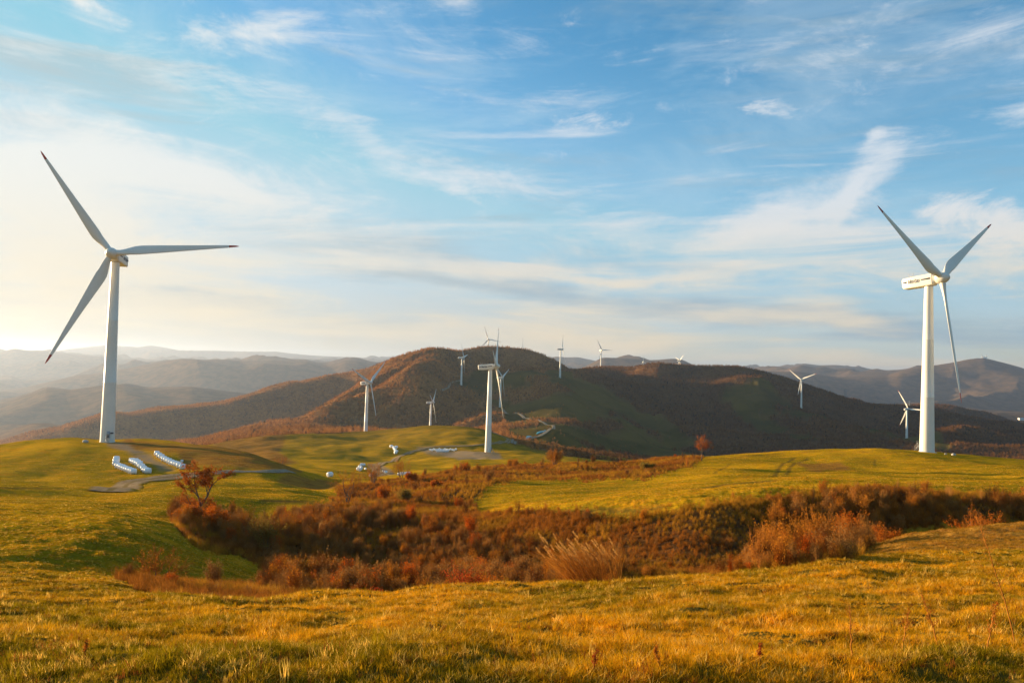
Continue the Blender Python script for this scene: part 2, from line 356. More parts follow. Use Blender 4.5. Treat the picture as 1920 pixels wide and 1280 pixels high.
# bare tracks worn into the fields
def track(pts, halfw, dmin=3, dmax=9000, amt=0.6):
    P = [hit(x, y, dmin, dmax) for x, y in pts]
    Q = []
    for a, b in zip(P[:-1], P[1:]):
        n = max(2, int(np.linalg.norm(b - a) / (halfw)))
        for t in np.linspace(0, 1, n, endpoint=False):
            Q.append(a * (1 - t) + b * t)
    Q = np.array(Q)
    lo_, hi_ = Q.min(0) - 6, Q.max(0) + 6
    sel = (GX > lo_[0]) & (GX < hi_[0]) & (GY > lo_[1]) & (GY < hi_[1])
    gx, gy = GX[sel], GY[sel]
    d = np.full(gx.shape, 1e9)
    for q in Q:
        d = np.minimum(d, np.hypot(gx - q[0], gy - q[1]))
    v = m_track[sel]
    m_track[sel] = np.maximum(v, amt * np.clip(1.5 - d / halfw, 0, 1))


m_track = np.zeros(Z.shape)
track([(1452, 892), (1460, 880), (1478, 866), (1492, 857)], 0.45)
track([(1474, 890), (1480, 878), (1500, 866), (1516, 858)], 0.45)
track([(1340, 888), (1360, 876), (1376, 868)], 0.4, amt=0.4)
track([(1640, 873), (1640, 862), (1660, 857)], 0.4, amt=0.4)
track([(1300, 916), (1360, 908), (1460, 900)], 0.9, amt=0.7)
track([(1050, 962), (1120, 955), (1200, 958), (1250, 950)], 0.7, amt=0.6)
track([(500, 938), (540, 941), (600, 942)], 0.9, amt=0.8)
track([(0, 914), (60, 915), (120, 916)], 0.9, amt=0.7)
track([(1330, 860), (1450, 850), (1560, 846), (1700, 852), (1850, 870), (1920, 874)], 0.6, amt=0.45)
track([(1010, 841), (1060, 846), (1130, 853), (1160, 857)], 1.3, amt=0.6)
m_shrub = blur(m_shrub)
m_dry = blur(m_dry, 3)
m_dirt = blur(m_dirt, 2)
m_wood = blur(m_wood, 1)


# ------------------------------------------------------------------ object helpers
def tag(o, label=None, cat=None, group=None, kind=None):
    if label:
        o['label'] = label
    if cat:
        o['category'] = cat
    if group:
        o['group'] = group
    if kind:
        o['kind'] = kind
    return o


def link(o, parent=None):
    COL.objects.link(o)
    if parent:
        o.parent = parent
    return o


def empty(name, loc, rz=0.0):
    o = bpy.data.objects.new(name, None)
    o.empty_display_size = 1
    o.location = tuple(float(c) for c in loc)
    o.rotation_euler = (0, 0, rz)
    return link(o)


def copy_tree(o, parent=None):
    c = o.copy()
    COL.objects.link(c)
    if parent:
        c.parent = parent
    for ch in list(o.children):
        copy_tree(ch, c)
    return c


class MB:
    def __init__(self):
        self.v = []
        self.f = []
        self.m = []

    def face(self, pts, mi=0):
        n = len(self.v)
        self.v.extend(pts)
        self.f.append(tuple(range(n, n + len(pts))))
        self.m.append(mi)

    def tube(self, pts, rad, n=8, cap=True, mi=0):
        """tapered tube through pts"""
        base = len(self.v)
        pts = [Vector(p) for p in pts]
        K = len(pts)
        if not hasattr(rad, '__len__'):
            rad = [rad] * K
        prev = None
        for k in range(K):
            d = (pts[min(k + 1, K - 1)] - pts[max(k - 1, 0)])
            if d.length < 1e-9:
                d = Vector((0, 0, 1))
            d.normalize()
            if prev is None:
                a = d.cross(Vector((0.31, 0.77, 0.13)))
                if a.length < 1e-3:
                    a = d.cross(Vector((1, 0, 0)))
            else:
                a = prev - d * prev.dot(d)
            a.normalize()
            prev = a
            b = d.cross(a)
            for j in range(n):
                t = 2 * PI * j / n
                p = pts[k] + (a * math.cos(t) + b * math.sin(t)) * rad[k]
                self.v.append((p.x, p.y, p.z))
        for k in range(K - 1):
            for j in range(n):
                a0 = base + k * n + j
                a1 = base + k * n + (j + 1) % n
                self.f.append((a0, a1, a1 + n, a0 + n))
                self.m.append(mi)
        if cap:
            self.f.append(tuple(base + j for j in range(n))[::-1])
            self.f.append(tuple(base + (K - 1) * n + j for j in range(n)))
            self.m += [mi, mi]

    def box(self, c, s, mi=0, rot=None):
        b = len(self.v)
        for dx in (-1, 1):
            for dy in (-1, 1):
                for dz in (-1, 1):
                    p = Vector((dx * s[0] / 2, dy * s[1] / 2, dz * s[2] / 2))
                    if rot:
                        p = rot @ p
                    self.v.append((c[0] + p.x, c[1] + p.y, c[2] + p.z))
        for f in ((0, 1, 3, 2), (4, 6, 7, 5), (0, 4, 5, 1), (2, 3, 7, 6), (0, 2, 6, 4), (1, 5, 7, 3)):
            self.f.append(tuple(b + i for i in f))
            self.m.append(mi)

    def loft(self, rings, cap=True, mi=0):
        b = len(self.v)
        n = len(rings[0])
        for r in rings:
            self.v.extend([tuple(p) for p in r])
        for k in range(len(rings) - 1):
            for j in range(n):
                a0 = b + k * n + j
                a1 = b + k * n + (j + 1) % n
                self.f.append((a0, a1, a1 + n, a0 + n))
                self.m.append(mi)
        if cap:
            self.f.append(tuple(b + j for j in range(n))[::-1])
            self.f.append(tuple(b + (len(rings) - 1) * n + j for j in range(n)))
            self.m += [mi, mi]

    def mesh(self, name, mats, smooth=True):
        me = bpy.data.meshes.new(name)
        me.from_pydata(self.v, [], self.f)
        if not isinstance(mats, (list, tuple)):
            mats = [mats]
        for m in mats:
            me.materials.append(m)
        if len(mats) > 1:
            me.polygons.foreach_set('material_index', self.m)
        me.polygons.foreach_set('use_smooth', [smooth] * len(self.f))
        me.update()
        return me

    def build(self, name, mats, parent=None, smooth=True, auto=None):
        o = bpy.data.objects.new(name, self.mesh(name, mats, smooth))
        link(o, parent)
        if auto:
            md = o.modifiers.new('edge', 'EDGE_SPLIT')
            md.split_angle = math.radians(auto)
        return o


# ------------------------------------------------------------------ materials
class NT:
    def __init__(self, tree):
        self.t = tree
        self.n = tree.nodes
        self.l = tree.links

    def add(self, typ, **kw):
        n = self.n.new(typ)
        for k, v in kw.items():
            setattr(n, k, v)
        return n

    def link(self, a, b):
        self.l.new(a, b)

    def put(self, sock, v):
        if isinstance(v, bpy.types.NodeSocket):
            self.l.new(v, sock)
        elif v is not None:
            try:
                sock.default_value = v
            except Exception:
                sock.default_value = tuple(v) + (1,)

    def math(self, op, a, b=None, c=None, clamp=False):
        n = self.add('ShaderNodeMath', operation=op)
        n.use_clamp = clamp
        self.put(n.inputs[0], a)
        self.put(n.inputs[1], b)
        self.put(n.inputs[2], c)
        return n.outputs[0]

    def vmath(self, op, a, b=None):
        n = self.add('ShaderNodeVectorMath', operation=op)
        self.put(n.inputs[0], a)
        if b is not None:
            self.put(n.inputs[1], b)
        return n.outputs['Value'] if op in ('LENGTH', 'DOT_PRODUCT') else n.outputs[0]

    def mix(self, f, a, b, mode='MIX'):
        n = self.add('ShaderNodeMix', data_type='RGBA', blend_type=mode)
        self.put(n.inputs['Factor'], f)
        self.put(n.inputs[6], (tuple(a) + (1,)) if isinstance(a, tuple) and len(a) == 3 else a)
        self.put(n.inputs[7], (tuple(b) + (1,)) if isinstance(b, tuple) and len(b) == 3 else b)
        return n.outputs[2]

    def ramp(self, x, a, b, c=0.0, d=1.0, smooth=True):
        n = self.add('ShaderNodeMapRange')
        n.interpolation_type = 'SMOOTHSTEP' if smooth else 'LINEAR'
        self.put(n.inputs[0], x)
        for i, v in enumerate((a, b, c, d)):
            n.inputs[i + 1].default_value = v
        return n.outputs[0]

    def noise(self, vec, scale, detail=3.0, rough=0.5, dist=0.0):
        n = self.add('ShaderNodeTexNoise')
        self.put(n.inputs['Vector'], vec)
        n.inputs['Scale'].default_value = scale
        n.inputs['Detail'].default_value = detail
        n.inputs['Roughness'].default_value = rough
        n.inputs['Distortion'].default_value = dist
        return n.outputs[0]

    def attr(self, name, typ='GEOMETRY'):
        n = self.add('ShaderNodeAttribute', attribute_name=name, attribute_type=typ)
        return n

    def mapping(self, vec, loc=(0, 0, 0), rot=(0, 0, 0), scale=(1, 1, 1), typ='POINT'):
        n = self.add('ShaderNodeMapping', vector_type=typ)
        self.put(n.inputs[0], vec)
        n.inputs[1].default_value = loc
        n.inputs[2].default_value = rot
        n.inputs[3].default_value = scale
        return n.outputs[0]


def mat(name):
    m = bpy.data.materials.new(name)
    m.use_nodes = True
    m.node_tree.nodes.clear()
    t = NT(m.node_tree)
    out = t.add('ShaderNodeOutputMaterial')
    return m, t, out


def solid(name, col, rough=0.6, var=0.12, scale=3.0, metal=0.0, spec=0.5, bump=0.0):
    m, t, out = mat(name)
    b = t.add('ShaderNodeBsdfPrincipled')
    tc = t.add('ShaderNodeTexCoord')
    n = t.noise(tc.outputs['Object'], scale, 5.0, 0.6)
    c = t.mix(t.ramp(n, 0.3, 0.7), tuple(x * (1 - var) for x in col), tuple(min(1, x * (1 + var * .6)) for x in col))
    t.put(b.inputs['Base Color'], c)
    b.inputs['Roughness'].default_value = rough
    b.inputs['Metallic'].default_value = metal
    b.inputs['Specular IOR Level'].default_value = spec
    if bump:
        bp = t.add('ShaderNodeBump')
        bp.inputs['Strength'].default_value = bump
        bp.inputs['Distance'].default_value = 0.05
        t.put(bp.inputs['Height'], n)
        t.put(b.inputs['Normal'], bp.outputs[0])
    t.link(b.outputs[0], out.inputs[0])
    return m


def leafy(name, cols, trans=0.35, rnd=0.4, inst=False, tint=False):
    """thin plant matter: diffuse with light passing through; colour varies by clump"""
    m, t, out = mat(name)
    g = t.add('ShaderNodeNewGeometry')
    tc = t.add('ShaderNodeTexCoord')
    f = t.noise(g.outputs['Position'], 0.9, 3.0, 0.6)
    f = t.ramp(f, 0.32, 0.68)
    if inst:
        oi = t.add('ShaderNodeObjectInfo')
        f = t.math('ADD', t.math('MULTIPLY', f, 1 - rnd), t.math('MULTIPLY', oi.outputs['Random'], rnd))
    f2 = g.outputs['Random Per Island']
    c = t.mix(f, cols[0], cols[1])
    if len(cols) > 2:
        c = t.mix(t.ramp(f2, 0.55, 1.0, 0, 0.8, False), c, cols[2])
    if tint:
        a = t.attr('tint', 'INSTANCER')
        c = t.mix(1.0, c, a.outputs['Color'], 'MULTIPLY')
    d = t.add('ShaderNodeBsdfDiffuse')
    tr = t.add('ShaderNodeBsdfTranslucent')
    mx = t.add('ShaderNodeMixShader')
    mx.inputs[0].default_value = trans
    t.put(d.inputs[0], c)
    t.put(tr.inputs[0], c)
    t.link(d.outputs[0], mx.inputs[1])
    t.link(tr.outputs[0], mx.inputs[2])
    t.link(mx.outputs[0], out.inputs[0])
    return m


M_white = solid('turbine_paint', (0.72, 0.69, 0.62), 0.42, 0.03, 0.4)
M_tip = solid('tip_red', (0.42, 0.035, 0.02), 0.45, 0.1, 1)
M_stripe = solid('stripe_blue_grey', (0.035, 0.045, 0.085), 0.5, 0.05, 1)
M_dark = solid('dark_metal', (0.05, 0.05, 0.055), 0.5, 0.2, 3)
M_steel = solid('galvanised_steel', (0.35, 0.36, 0.37), 0.45, 0.15, 3, 0.6)
M_conc = solid('concrete', (0.42, 0.39, 0.34), 0.85, 0.15, 2, bump=0.3)
M_bale = solid('bale_wrap', (0.80, 0.81, 0.82), 0.28, 0.05, 5, bump=0.35)
M_teal = solid('teal_sheet', (0.03, 0.28, 0.33), 0.4, 0.25, 0.6, bump=0.5)
M_bark = solid('bark', (0.095, 0.065, 0.045), 0.9, 0.35, 6, bump=0.5)
M_barkg = solid('bark_grey', (0.15, 0.095, 0.05), 0.9, 0.3, 6)
M_house = solid('house_render', (0.8, 0.78, 0.72), 0.8, 0.05, 1)
M_roof = solid('roof_sheet', (0.28, 0.30, 0.34), 0.6, 0.1, 1)
M_glass = solid('window_glass', (0.04, 0.05, 0.06), 0.1, 0.05, 1)


def ground_material():
    m, t, out = mat('land')
    b = t.add('ShaderNodeBsdfDiffuse')
    g = t.add('ShaderNodeNewGeometry')
    P = g.outputs['Position']
    mk = t.attr('cover').outputs['Color']      # r shrub, g dry, b dirt, alpha painted shade of the right hill
    sp = t.add('ShaderNodeSeparateColor')
    t.link(mk, sp.inputs[0])
    mk2 = t.attr('cover2').outputs['Color']    # r wood, g track, b distance factor
    sp2 = t.add('ShaderNodeSeparateColor')
    t.link(mk2, sp2.inputs[0])
    n_big = t.noise(P, 0.035, 4, 0.6)
    n_mid = t.noise(t.mapping(P, scale=(0.5, 1.4, 1)), 0.35, 5, 0.62)
    n_fin = t.noise(P, 3.2, 4, 0.65)
    gr = t.mix(t.ramp(n_big, 0.36, 0.66), (0.24, 0.165, 0.006), (0.50, 0.27, 0.008))
    gr = t.mix(t.ramp(n_mid, 0.5, 0.64, 0, 0.9), gr, (0.50, 0.23, 0.010))
    gr = t.mix(t.ramp(n_mid, 0.45, 0.30, 0, 0.8), gr, (0.10, 0.09, 0.006))
    gr = t.mix(t.ramp(n_fin, 0.52, 0.3, 0, 0.55), gr, (0.07, 0.055, 0.015))
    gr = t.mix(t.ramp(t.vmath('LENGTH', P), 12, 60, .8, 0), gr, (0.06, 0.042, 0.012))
    dry = t.mix(t.ramp(n_mid, 0.35, 0.65), (0.22, 0.095, 0.02), (0.34, 0.17, 0.025))
    col = t.mix(sp.outputs[1], gr, dry)
    shr = t.mix(t.ramp(n_mid, 0.35, 0.65), (0.07, 0.034, 0.014), (0.17, 0.07, 0.018))
    col = t.mix(sp.outputs[0], col, shr)
    # far meadows are duller, shade of the slopes painted in; woods are leafless brown
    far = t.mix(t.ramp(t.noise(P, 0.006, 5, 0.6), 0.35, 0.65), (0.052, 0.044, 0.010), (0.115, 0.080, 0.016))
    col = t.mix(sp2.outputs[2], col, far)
    wn = t.noise(P, 0.012, 6, 0.7)
    wd = t.mix(t.ramp(wn, 0.35, 0.65), (0.20, 0.095, 0.032), (0.36, 0.16, 0.045))
    wf = t.noise(P, 0.11, 3, 0.7)
    wd = t.mix(t.ramp(wf, 0.55, 0.3, 0, 0.6), wd, (0.05, 0.03, 0.016))
    wd = t.mix(t.math('MULTIPLY', t.attr('cover').outputs['Alpha'], .65), wd, (0.045, 0.028, 0.016))  # right hill woods: shade painted in as a darker brown
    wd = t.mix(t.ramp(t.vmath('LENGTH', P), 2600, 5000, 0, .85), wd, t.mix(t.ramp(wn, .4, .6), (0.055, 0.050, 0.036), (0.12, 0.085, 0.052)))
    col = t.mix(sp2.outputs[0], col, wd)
    col = t.mix(t.math('MULTIPLY', sp.outputs[2], t.ramp(n_mid, 0.2, 0.5)), col, (0.26, 0.185, 0.11))
    col = t.mix(sp2.outputs[1], col, (0.085, 0.05, 0.018))
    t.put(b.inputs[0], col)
    # relief of tussocks near, of tree crowns far away
    bp = t.add('ShaderNodeBump')
    bp.inputs['Strength'].default_value = 0.9
    bp.inputs['Distance'].default_value = 1.0
    hgt = t.math('ADD', t.math('MULTIPLY', t.noise(P, 1.1, 5, 0.6), 0.22),
                 t.math('MULTIPLY', t.noise(P, 0.12, 4, 0.75), t.math('MULTIPLY', sp2.outputs[0], 9.0)))
    t.put(bp.inputs['Height'], hgt)
    t.put(b.inputs['Normal'], bp.outputs[0])
    t.link(b.outputs[0], out.inputs[0])
    return m


def build_ground():
    nv = NA * NR
    co = np.empty((NA, NR, 3), np.float32)
    co[..., 0] = GX
    co[..., 1] = GY
    co[..., 2] = Z
    co = co.reshape(-1, 3)
    # one extra vertex closes the middle under the camera
    co = np.vstack([co, [[0, 0, -1.62]]]).astype(np.float32)
    i = np.arange(NA)
    # drop the duplicate seam at +-180: wrap last column to the first
    i1 = (i + 1) % NA
    i = i[:-1]
    i1 = i1[:-1]
    j = np.arange(NR - 1)
    A = (i[:, None] * NR + j[None, :])
    B = (i1[:, None] * NR + j[None, :])
    q = np.stack([A, A + 1, B + 1, B], -1).reshape(-1, 4)[:, ::-1]
    tri = np.stack([np.full(len(i), nv), i * NR, i1 * NR], -1)[:, ::-1]
    me = bpy.data.meshes.new('ground')
    me.vertices.add(len(co))
    me.vertices.foreach_set('co', co.ravel())
    loops = np.concatenate([q.ravel(), tri.ravel()]).astype(np.int32)
    me.loops.add(len(loops))
    me.loops.foreach_set('vertex_index', loops)
    nf = len(q) + len(tri)
    me.polygons.add(nf)
    st = np.concatenate([np.arange(len(q)) * 4, len(q) * 4 + np.arange(len(tri)) * 3]).astype(np.int32)
    me.polygons.foreach_set('loop_start', st)
    me.polygons.foreach_set('use_smooth', np.ones(nf, bool))
    me.update(calc_edges=True)
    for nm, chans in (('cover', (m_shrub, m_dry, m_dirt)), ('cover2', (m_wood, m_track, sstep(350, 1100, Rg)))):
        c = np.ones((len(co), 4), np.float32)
        c[:nv, 3] = (sstep(980, 1150, PX) * (DEP > 900) * (DEP < 3500)).reshape(-1)  # alpha: where shade is painted onto the right hill woods
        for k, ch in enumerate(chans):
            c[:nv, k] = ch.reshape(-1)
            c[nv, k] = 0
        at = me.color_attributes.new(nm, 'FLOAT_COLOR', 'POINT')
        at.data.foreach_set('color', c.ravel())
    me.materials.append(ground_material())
    o = bpy.data.objects.new('ground', me)
    link(o)
    tag(o, kind='structure')
    return o


build_ground()


# ------------------------------------------------------------------ roads
def strip(name, pts, width, mt_, dmin=3, dmax=9000, off=0.10, cross=11, step=1.5, world=None):
    P = np.array(world if world is not None else [hit(x, y, dmin, dmax) for x, y in pts])[:, :2]
    # resample with Catmull-Rom
    Q = []
    for k in range(len(P) - 1):
        p0, p1, p2, p3 = P[max(k - 1, 0)], P[k], P[k + 1], P[min(k + 2, len(P) - 1)]
        n = max(2, int(np.linalg.norm(p2 - p1) / step))
        for t in np.linspace(0, 1, n, endpoint=False):
            Q.append(0.5 * ((2 * p1) + (-p0 + p2) * t + (2 * p0 - 5 * p1 + 4 * p2 - p3) * t * t + (-p0 + 3 * p1 - 3 * p2 + p3) * t**3))
    Q.append(P[-1])
    Q = np.array(Q)
    mb = MB()
    T = np.gradient(Q, axis=0)
    T /= np.linalg.norm(T, axis=1)[:, None] + 1e-9
    N = np.stack([-T[:, 1], T[:, 0]], -1)
    uc = []
    wv = width * (1 + 0.12 * fbm(Q[:, 0] * 0.1, Q[:, 1] * 0.1, 3, 5))
    for k in range(len(Q)):
        d = np.linalg.norm(Q[k])
        for c in np.linspace(-0.5, 0.5, cross):
            p = Q[k] + N[k] * c * wv[k]
            edge = 1 - abs(c) * 2
            uc.append(abs(c) * 2)
            mb.v.append((p[0], p[1], hz(p[0], p[1]) + off + d * 0.0003 + (0.03 if edge > 0 else -off * 0.5)))
    for k in range(len(Q) - 1):
        for c in range(cross - 1):
            a = k * cross + c
            mb.f.append((a, a + cross, a + cross + 1, a + 1))
            mb.m.append(0)
    o = mb.build(name, mt_)
    at_ = o.data.attributes.new('across', 'FLOAT', 'POINT')
    at_.data.foreach_set('value', uc)
    tag(o, kind='structure')
    return o


def road_material(name, c1, c2):
    m, t, out = mat(name)
    b = t.add('ShaderNodeBsdfDiffuse')
    g = t.add('ShaderNodeNewGeometry')
    n = t.noise(g.outputs['Position'], 0.5, 5, 0.65)
    n2 = t.noise(g.outputs['Position'], 4.0, 3, 0.6)
    c = t.mix(t.ramp(n, 0.35, 0.65), c1, c2)
    c = t.mix(t.ramp(n2, 0.55, 0.35, 0, 0.35), c, (0.14, 0.10, 0.06))
    ac = t.attr('across').outputs['Fac']
    c = t.mix(t.math('MULTIPLY', t.ramp(ac, .22, .08), t.ramp(n, .3, .6, .2, .8)), c, (0.17, 0.115, 0.03))
    c = t.mix(t.ramp(t.math('ADD', ac, t.math('MULTIPLY', t.math('SUBTRACT', n, .5), 1.4)), .72, 1.0), c, (0.24, 0.15, 0.02))
    t.put(b.inputs[0], c)
    bp = t.add('ShaderNodeBump')
    bp.inputs['Strength'].default_value = 0.5
    bp.inputs['Distance'].default_value = 0.2
    t.put(bp.inputs['Height'], n2)
    t.put(b.inputs['Normal'], bp.outputs[0])
    t.link(b.outputs[0], out.inputs[0])
    return m


M_road = road_material('dirt_road', (0.25, 0.165, 0.085), (0.36, 0.26, 0.15))
M_roadg = road_material('grey_road', (0.22, 0.185, 0.14), (0.33, 0.285, 0.22))
strip('road', [(916, 808), (927, 812), (944, 819), (955, 825.5), (940, 829), (919, 832), (895, 834.5), (872, 836), (840, 837), (810, 838), (787, 843.5), (766, 850), (742, 860), (716, 868), (703, 876), (707, 884), (721, 889), (742, 891.5), (765, 893)], 5.0, M_road, 290, 900)
strip('road', [(941.6, 767.5), (965, 774), (996, 785.7), (1022, 795), (1038, 801), (1026, 809), (1007, 819), (982, 828), (962, 833)], 5.5, M_roadg, 640, 1900, off=0.5)
strip('road', [(826, 735), (834, 731), (841, 727), (845, 720), (853, 716), (862, 714.5)], 4.0, M_roadg, 1200, 2100, off=0.9, step=4)
strip('road', [(196, 923), (211, 917), (244, 906.5), (284, 899), (320, 895), (350, 892), (385, 890)], 6.5, M_road, 130, 262)
strip('road', [(400, 888), (441, 884.5), (475, 885), (505, 884), (545, 884)], 3.6, M_roadg, 150, 262)

# ------------------------------------------------------------------ wind turbine
LET = {'V': [[(0, 1), (.42, 0), (.9, 1)]], 'e': [[(0.08, .36), (.62, .36), (.6, .6), (.3, .68), (.06, .5), (.05, .2), (.28, 0), (.62, .1)]],
       's': [[(.62, .6), (.3, .68), (.1, .52), (.3, .36), (.56, .2), (.36, 0), (.04, .08)]],
       't': [[(.3, .92), (.26, .15), (.4, 0), (.58, .04)], [(.04, .64), (.6, .64)]],
       'a': [[(.08, .6), (.36, .68), (.6, .52), (.6, 0)], [(.6, .36), (.22, .38), (.04, .18), (.2, 0), (.6, .12)]]}


def lettering(word, h, pitch, sw, slant=0.22):
    """strokes in the x-z plane, returned as quads [(x,z)*4]"""
    out = []
    x0 = 0
    for ch in word:
        for st in LET[ch]:
            for (a, b) in zip(st[:-1], st[1:]):
                ax, az, bx, bz = a[0] * h * .8, a[1] * h, b[0] * h * .8, b[1] * h
                dx, dz = bx - ax, bz - az
                l = math.hypot(dx, dz) + 1e-9
                ex, ez = dx / l * sw * .45, dz / l * sw * .45
                nx, nz = -dz / l * sw / 2, dx / l * sw / 2
                q = [(ax - ex + nx, az - ez + nz), (ax - ex - nx, az - ez - nz), (bx + ex - nx, bz + ez - nz), (bx + ex + nx, bz + ez + nz)]
                out.append([(x0 + x + slant * z, z) for x, z in q])
        x0 += pitch * (1.25 if ch == 'V' else 1.0)
    return out, x0


def make_turbine():
    root = empty('wind_turbine', (0, 0, 0))
    H = 58.0   # tower
    # tower, three flanged sections
    mb = MB()
    zs = [0, 0.25, 0.26, 8, 19, 19.05, 19.2, 19.25, 30, 39, 39.05, 39.2, 39.25, 50, H]
    pts = [(0, 0, z) for z in zs]
    rad = []
    for z in zs:
        r = 2.22 + (1.28 - 2.22) * (z / H)
        if z in (19.05, 19.2, 39.05, 39.2):
            r += 0.035
        if z <= 0.25:
            r += 0.12
        rad.append(r)
    mb.tube([(0, 0, -3)] + pts, [2.36] + rad, 40)
    tower = mb.build('tower', M_white, root, auto=35)
    mb = MB()
    mb.tube([(0, 0, -3.0), (0, 0, 0.02)], [2.9, 2.9], 40)
    mb.build('foundation', M_conc, root, auto=35)
    # door with steps on the side that faces the camera (-y), landing and rails
    mb = MB()
    yb = -2.20
    mb.box((0.45, yb, 2.75), (0.95, 0.16, 2.0))
    door = mb.build('door', M_steel, root)
    mb = MB()
    mb.box((1.5, yb - 0.02, 3.15), (0.95, 0.22, 0.45))
    mb.build('vent_grille', M_dark, root)
    mb = MB()
    for k in range(7):
        mb.box((0.45, yb - 0.55 - 0.26 * (6 - k), 0.22 + 0.24 * k), (0.9, 0.27, 0.06))
    mb.box((0.45, yb - 0.42, 1.70), (1.1, 0.85, 0.06))
    for sx in (-0.5, 0.5):
        mb.tube([(0.45 + sx, yb - 2.2, 0.1), (0.45 + sx, yb - 0.5, 1.68)], 0.05, 6)
    mb.build('steps', M_steel, root)
    for sx in (-0.52, 0.52):
        mb = MB()
        mb.tube([(0.45 + sx, yb - 2.2, 0.1), (0.45 + sx, yb - 2.2, 1.2), (0.45 + sx, yb - 0.8, 2.75), (0.45 + sx, yb - 0.05, 2.75)], 0.04, 6)
        mb.tube([(0.45 + sx, yb - 0.8, 1.7), (0.45 + sx, yb - 0.8, 2.75)], 0.035, 6)
        mb.tube([(0.45 + sx, yb - 2.2, 0.65), (0.45 + sx, yb - 0.8, 2.2)], 0.03, 6)
        mb.build('handrail', M_steel, root)
    # nacelle: +x is the nose, tilted 6 degrees up
    hd = bpy.data.objects.new('nacelle_housing', None)
    tilt = Matrix.Rotation(-math.radians(6), 4, 'Y')

    def rrect(x, w, h, zc, rc=0.5, n=5):
        o = []
        for (sx, sz, a0) in ((1, 1, 0), (-1, 1, 90), (-1, -1, 180), (1, -1, 270)):
            for k in range(n):
                a = math.radians(a0 + 90 * k / (n - 1))
                o.append((x, sx * (w / 2 - rc) + rc * math.cos(a), zc + sz * (h / 2 - rc) + rc * math.sin(a)))
        return o
    rings = [rrect(-8.3, 2.4, 2.6, 0.15, .5), rrect(-8.05, 3.0, 3.2, 0.05, .5), rrect(-7.6, 3.35, 3.5, 0, .38), rrect(-4, 3.4, 3.72, 0, .34), rrect(0.9, 3.4, 3.8, 0, .34), rrect(1.65, 3.3, 3.75, 0, .34),
             rrect(1.68, 3.1, 3.4, 0, .5), rrect(2.2, 2.9, 3.1, 0.02, .9), rrect(2.75, 2.5, 2.5, 0.05, 1.1)]
    mb = MB()
    mb.loft(rings)
    NZ = 1.95
    M0 = Matrix.Translation((0, 0, H + NZ)) @ tilt
    nac = mb.build('nacelle', M_white, root, auto=38)
    nac.matrix_local = M0
    mb = MB()
    mb.tube([(0, 0, H), (0, 0, H + 0.35)], [1.33, 1.33], 32)
    mb.build('yaw_ring', M_steel, root)
    # stripe and lettering on both flanks
    q, wdt = lettering('Vestas', 1.2, 0.66, 0.22)
    for s in (-1, 1):
        y = s * 1.722
        for sx_, sw_ in ((-7.05, 1.3), (-0.15, 3.0)):
            mb = MB()
            mb.box((sx_, y, 0.3), (sw_, 0.03, 0.5))
            mb.build('stripe', M_stripe, nac)
        mb = MB()
        for quad in q:
            pp = [(((-6.15 + x) if s < 0 else (-2.15 - x)), y * 1.008, z - .28) for x, z in quad]
            mb.face(pp)
        mb.build('lettering', M_stripe, nac, smooth=False)
    mb = MB()
    for x in (-6.6, -5.2):
        mb.tube([(x, 0.4, 1.8), (x, 0.4, 3.4)], 0.05, 6)
        mb.tube([(x - .25, 0.4, 3.0), (x + .25, 0.4, 3.0)], 0.05, 6)
    mb.tube([(-6.6, 0.4, 2.35), (-5.2, 0.4, 2.35)], 0.04, 6)
    mb.box((-5.9, 0.4, 2.0), (0.5, 0.5, 0.45))
    mb.build('wind_sensor', M_steel, nac)
    # hub with spinner and three blades, about the nose axis
    OV = 4.2
    mb = MB()
    xs = [-1.5, -1.3, -0.6, 0.3, 1.0, 1.6, 2.05, 2.3, 2.36]
    rs = [1.25, 1.5, 1.62, 1.6, 1.42, 1.08, 0.66, 0.25, 0.03]
    mb.tube([(x, 0, 0) for x in xs], rs, 28)
    mb.v = [(a * 1.1, b * 1.14, c_ * 1.14) for a, b, c_ in mb.v]
    hub = mb.build('hub', M_white, root)
    for k in range(3):
        mb = MB()
        tip = MB()
        secs = []
        N = 26
        st = [0.9, 1.4, 2.2, 3.2, 4.5, 6, 7.5, 9, 11, 13.5, 16, 19, 22, 25, 28, 31, 33.5, 36, 36.7, 36.75, 38, 39, 39.6, 39.9, 40]
        for r in st:
            ch = np.interp(r, [0.9, 2.2, 4.5, 7.5, 9, 13.5, 20, 28, 36, 39, 40], [1.8, 1.85, 2.5, 3.35, 3.4, 2.95, 2.3, 1.6, 0.95, 0.55, 0.12])
            th = np.interp(r, [0.9, 2.2, 4.5, 7.5, 11, 20, 36, 40], [1.8, 1.8, 1.25, 0.85, 0.6, 0.38, 0.16, 0.03])
            tw = math.radians(np.interp(r, [0.9, 6, 10, 15, 25, 40], [22, 18, 13, 8, 3, 0]) + 4)
            rd = np.interp(r, [0.9, 2.2, 6], [1, 1, 0])   # round root
            ring = []
            for j in range(N):
                a = 2 * PI * j / N
                cx = math.cos(a)
                sx = math.sin(a)
                # airfoil: leading edge at +, trailing thin
                px_ = cx * ch / 2
                t_ = sx * th / 2
                af = (1 + cx) / 2
                pr = t_ * (0.25 + 1.1 * math.sqrt(max(af, 0)) * (1.15 - 0.45 * af))
                ty = t_ * rd + pr * (1 - rd)
                ax = px_ - (1 - rd) * ch * 0.20
                # rotate by twist: chord mostly in the rotor plane
                X = ty * math.cos(tw) + ax * math.sin(tw)
                Y = -ty * math.sin(tw) + ax * math.cos(tw)
                ring.append((X, Y, r))
            secs.append((r, ring))
        mb.loft([s for r, s in secs if r <= 36.75])
        tip.loft([s for r, s in secs if r >= 36.75])
        cone = Matrix.Rotation(math.radians(2), 4, 'Y')
